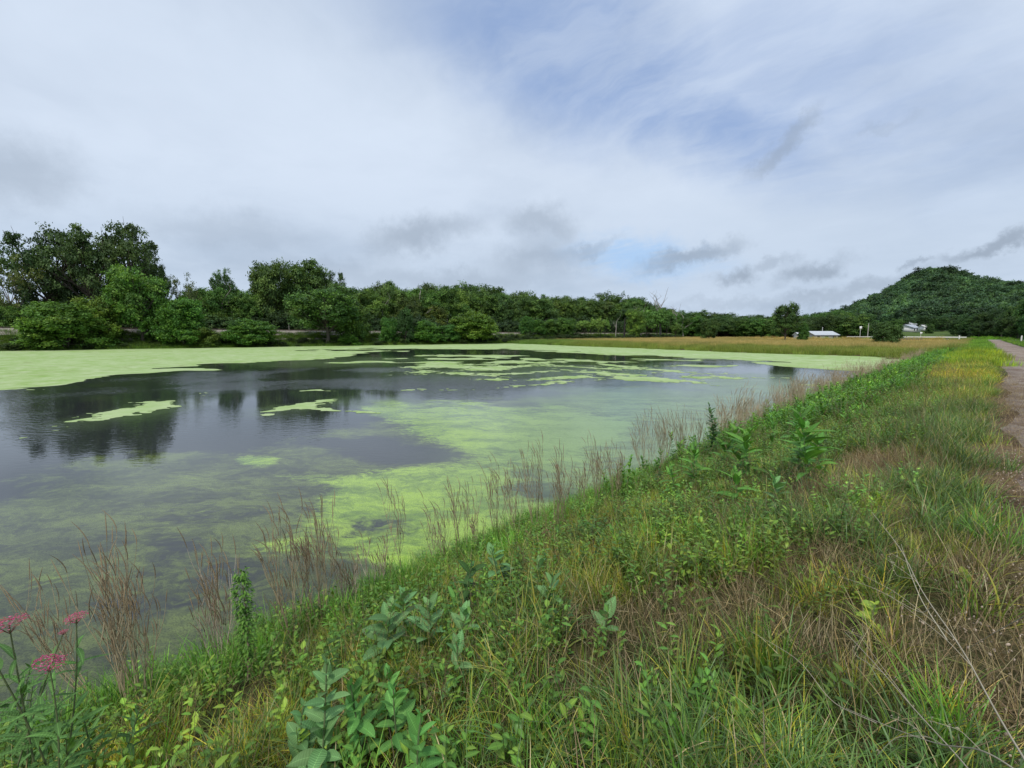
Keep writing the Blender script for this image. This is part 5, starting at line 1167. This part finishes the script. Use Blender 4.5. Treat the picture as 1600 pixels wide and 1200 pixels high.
for px, py, yt, lab in [(150, 1240, 1095, 'leafy shoot with arching lance leaves right of the pink flowers'), (112, 1260, 1110, 'leafy shoot under the lowest pink flower head'), (40, 1270, 1080, 'leafy shoot at the left edge below the flowers'), (185, 1225, 1120, 'low leafy shoot at the foot of the dense dark stalks'), (75, 1235, 1120, 'leafy shoot between the flower stems'), (10, 1230, 1060, 'leafy shoot in the corner at the far left')]:
    p, H = pl(px, py, yt); milkweed('lance', max(.25, min(H, .7)), lab, p, nm='leafy_shoot', cat='leafy plant', gap=.035, sc=1.1, up=.5, tint=(1, 1, 1))

# curled green bush and brown leaf heap at the shore
p, H = pl(1030, 768, 725); milkweed('dark', .35, 'low curled dark green plant at the foot of the leaning dried clump', p, nm='curled_plant', cat='plant', gap=.03, sc=1.2, up=.2, whorl=3)
p = hit(860, 850); g = Geo(); rv = np.random.default_rng(3)
for k in range(160):
    L = rv.uniform(.05, .12); V, F, C = leaf_strip(L, L * .3, 3, 1.2, .3, 'lance', [(.16, .09, .06), (.10, .06, .045), (.24, .15, .10)][rv.integers(3)], 1.1); V = rotz(rotx(roty(V, rv.uniform(-.6, 1.0)), rv.uniform(-1, 1)), rv.uniform(0, 6.28)); q = rv.normal(0, 1, 3) * np.array([.12, .12, .05]); q[2] = abs(q[2]) + .02; g.add(V + q, F, C)
simple('leaf_heap', g, M_STALK, (p[0], p[1], height(p[0], p[1])), label='brown withered leaf heap at the foot of the dried clump', category='dead leaves')

# pale dry grass stems leaning in from the lower right
def stem_px(pts, d0, d1, r0, lab, branches=(), c=(.36, .32, .24)):
    n = len(pts); P = np.array([ptd(px, py, d0 + (d1 - d0) * k / (n - 1)) for k, (px, py) in enumerate(pts)])
    tt = np.linspace(0, n - 1, 6 * n); Q = np.stack([np.interp(tt, np.arange(n), P[:, k]) for k in range(3)], 1)
    for _ in range(6): Q[1:-1] = (Q[:-2] + 2 * Q[1:-1] + Q[2:]) / 4
    o = empty('dry_grass_stem', Q[0], label=lab, category='dry grass stem'); B = Q[0]
    g = Geo(); tube(g, Q - B, np.linspace(r0, r0 * .35, len(Q)), 5, c); link('stem', g.mesh('stem', M_STALK), o)
    rv = np.random.default_rng(int(pts[0][0]))
    for f, bp in branches:
        i = int(f * (len(Q) - 1)); a = Q[i]; dd = math.hypot(a[0], a[1]); g = Geo()
        pts2 = [a] + [ptd(px, py, dd * 1.02) for px, py in bp]; m_ = len(pts2); A = np.array(pts2); tt = np.linspace(0, m_ - 1, 5 * m_); A = np.stack([np.interp(tt, np.arange(m_), A[:, k]) for k in range(3)], 1)
        for _ in range(3): A[1:-1] = (A[:-2] + 2 * A[1:-1] + A[2:]) / 4
        tube(g, A - B, np.linspace(r0 * .5, r0 * .2, len(A)), 4, c)
        for k in range(9):
            q = A[rv.integers(len(A) // 2, len(A))] - B + rv.normal(0, .004, 3); e = rv.normal(0, .0022, 3); g.add([q - e, q + e, q + np.array([0, 0, .004])], [[0, 1, 2]], np.array(c) * 1.1)
        link('branch', g.mesh('branch', M_STALK), o)
    return o
stem_px([(1640, 1250), (1560, 1120), (1505, 1015), (1440, 925), (1410, 860), (1362, 800)], 1.2, 2.4, .0023, 'longest pale dry grass stem arching up from the lower right corner', [(.45, [(1470, 980), (1400, 925), (1345, 897)]), (.55, [(1440, 960), (1370, 920), (1310, 900)]), (.7, [(1420, 880), (1388, 862)]), (.6, [(1430, 905), (1380, 870)]), (.35, [(1480, 1000), (1430, 960), (1390, 930)])])
stem_px([(1560, 1260), (1500, 1185), (1430, 1110), (1375, 1045), (1320, 987)], 1.15, 1.7, .0018, 'pale dry grass stem with a forked tip right of the seedling', [(.55, [(1362, 1020), (1345, 995), (1325, 988)]), (.75, [(1330, 1020), (1350, 990)])])
stem_px([(1660, 1255), (1540, 1170), (1470, 1165), (1400, 1140), (1322, 1107)], 1.1, 1.5, .0019, 'pale drooping dry grass stem low at the bottom right', [(.5, [(1450, 1150), (1400, 1150), (1370, 1180)]), (.6, [(1430, 1135), (1390, 1120)]), (.3, [(1500, 1140), (1450, 1125)])])
stem_px([(1660, 930), (1600, 963), (1560, 985), (1515, 1012)], 1.5, 1.9, .0017, 'short pale dry stem crossing the right picture edge')
stem_px([(1480, 1000), (1440, 940), (1420, 890), (1408, 850)], 2.0, 2.5, .0018, 'fine dry stem standing in the dark grass on the right', [(.6, [(1400, 900), (1390, 870)])], c=(.42, .38, .28))
stem_px([(1370, 1130), (1300, 1100), (1250, 1030), (1170, 985)], 1.7, 2.1, .0016, 'thin tan stem lying across the bare brown patch', c=(.38, .32, .24))
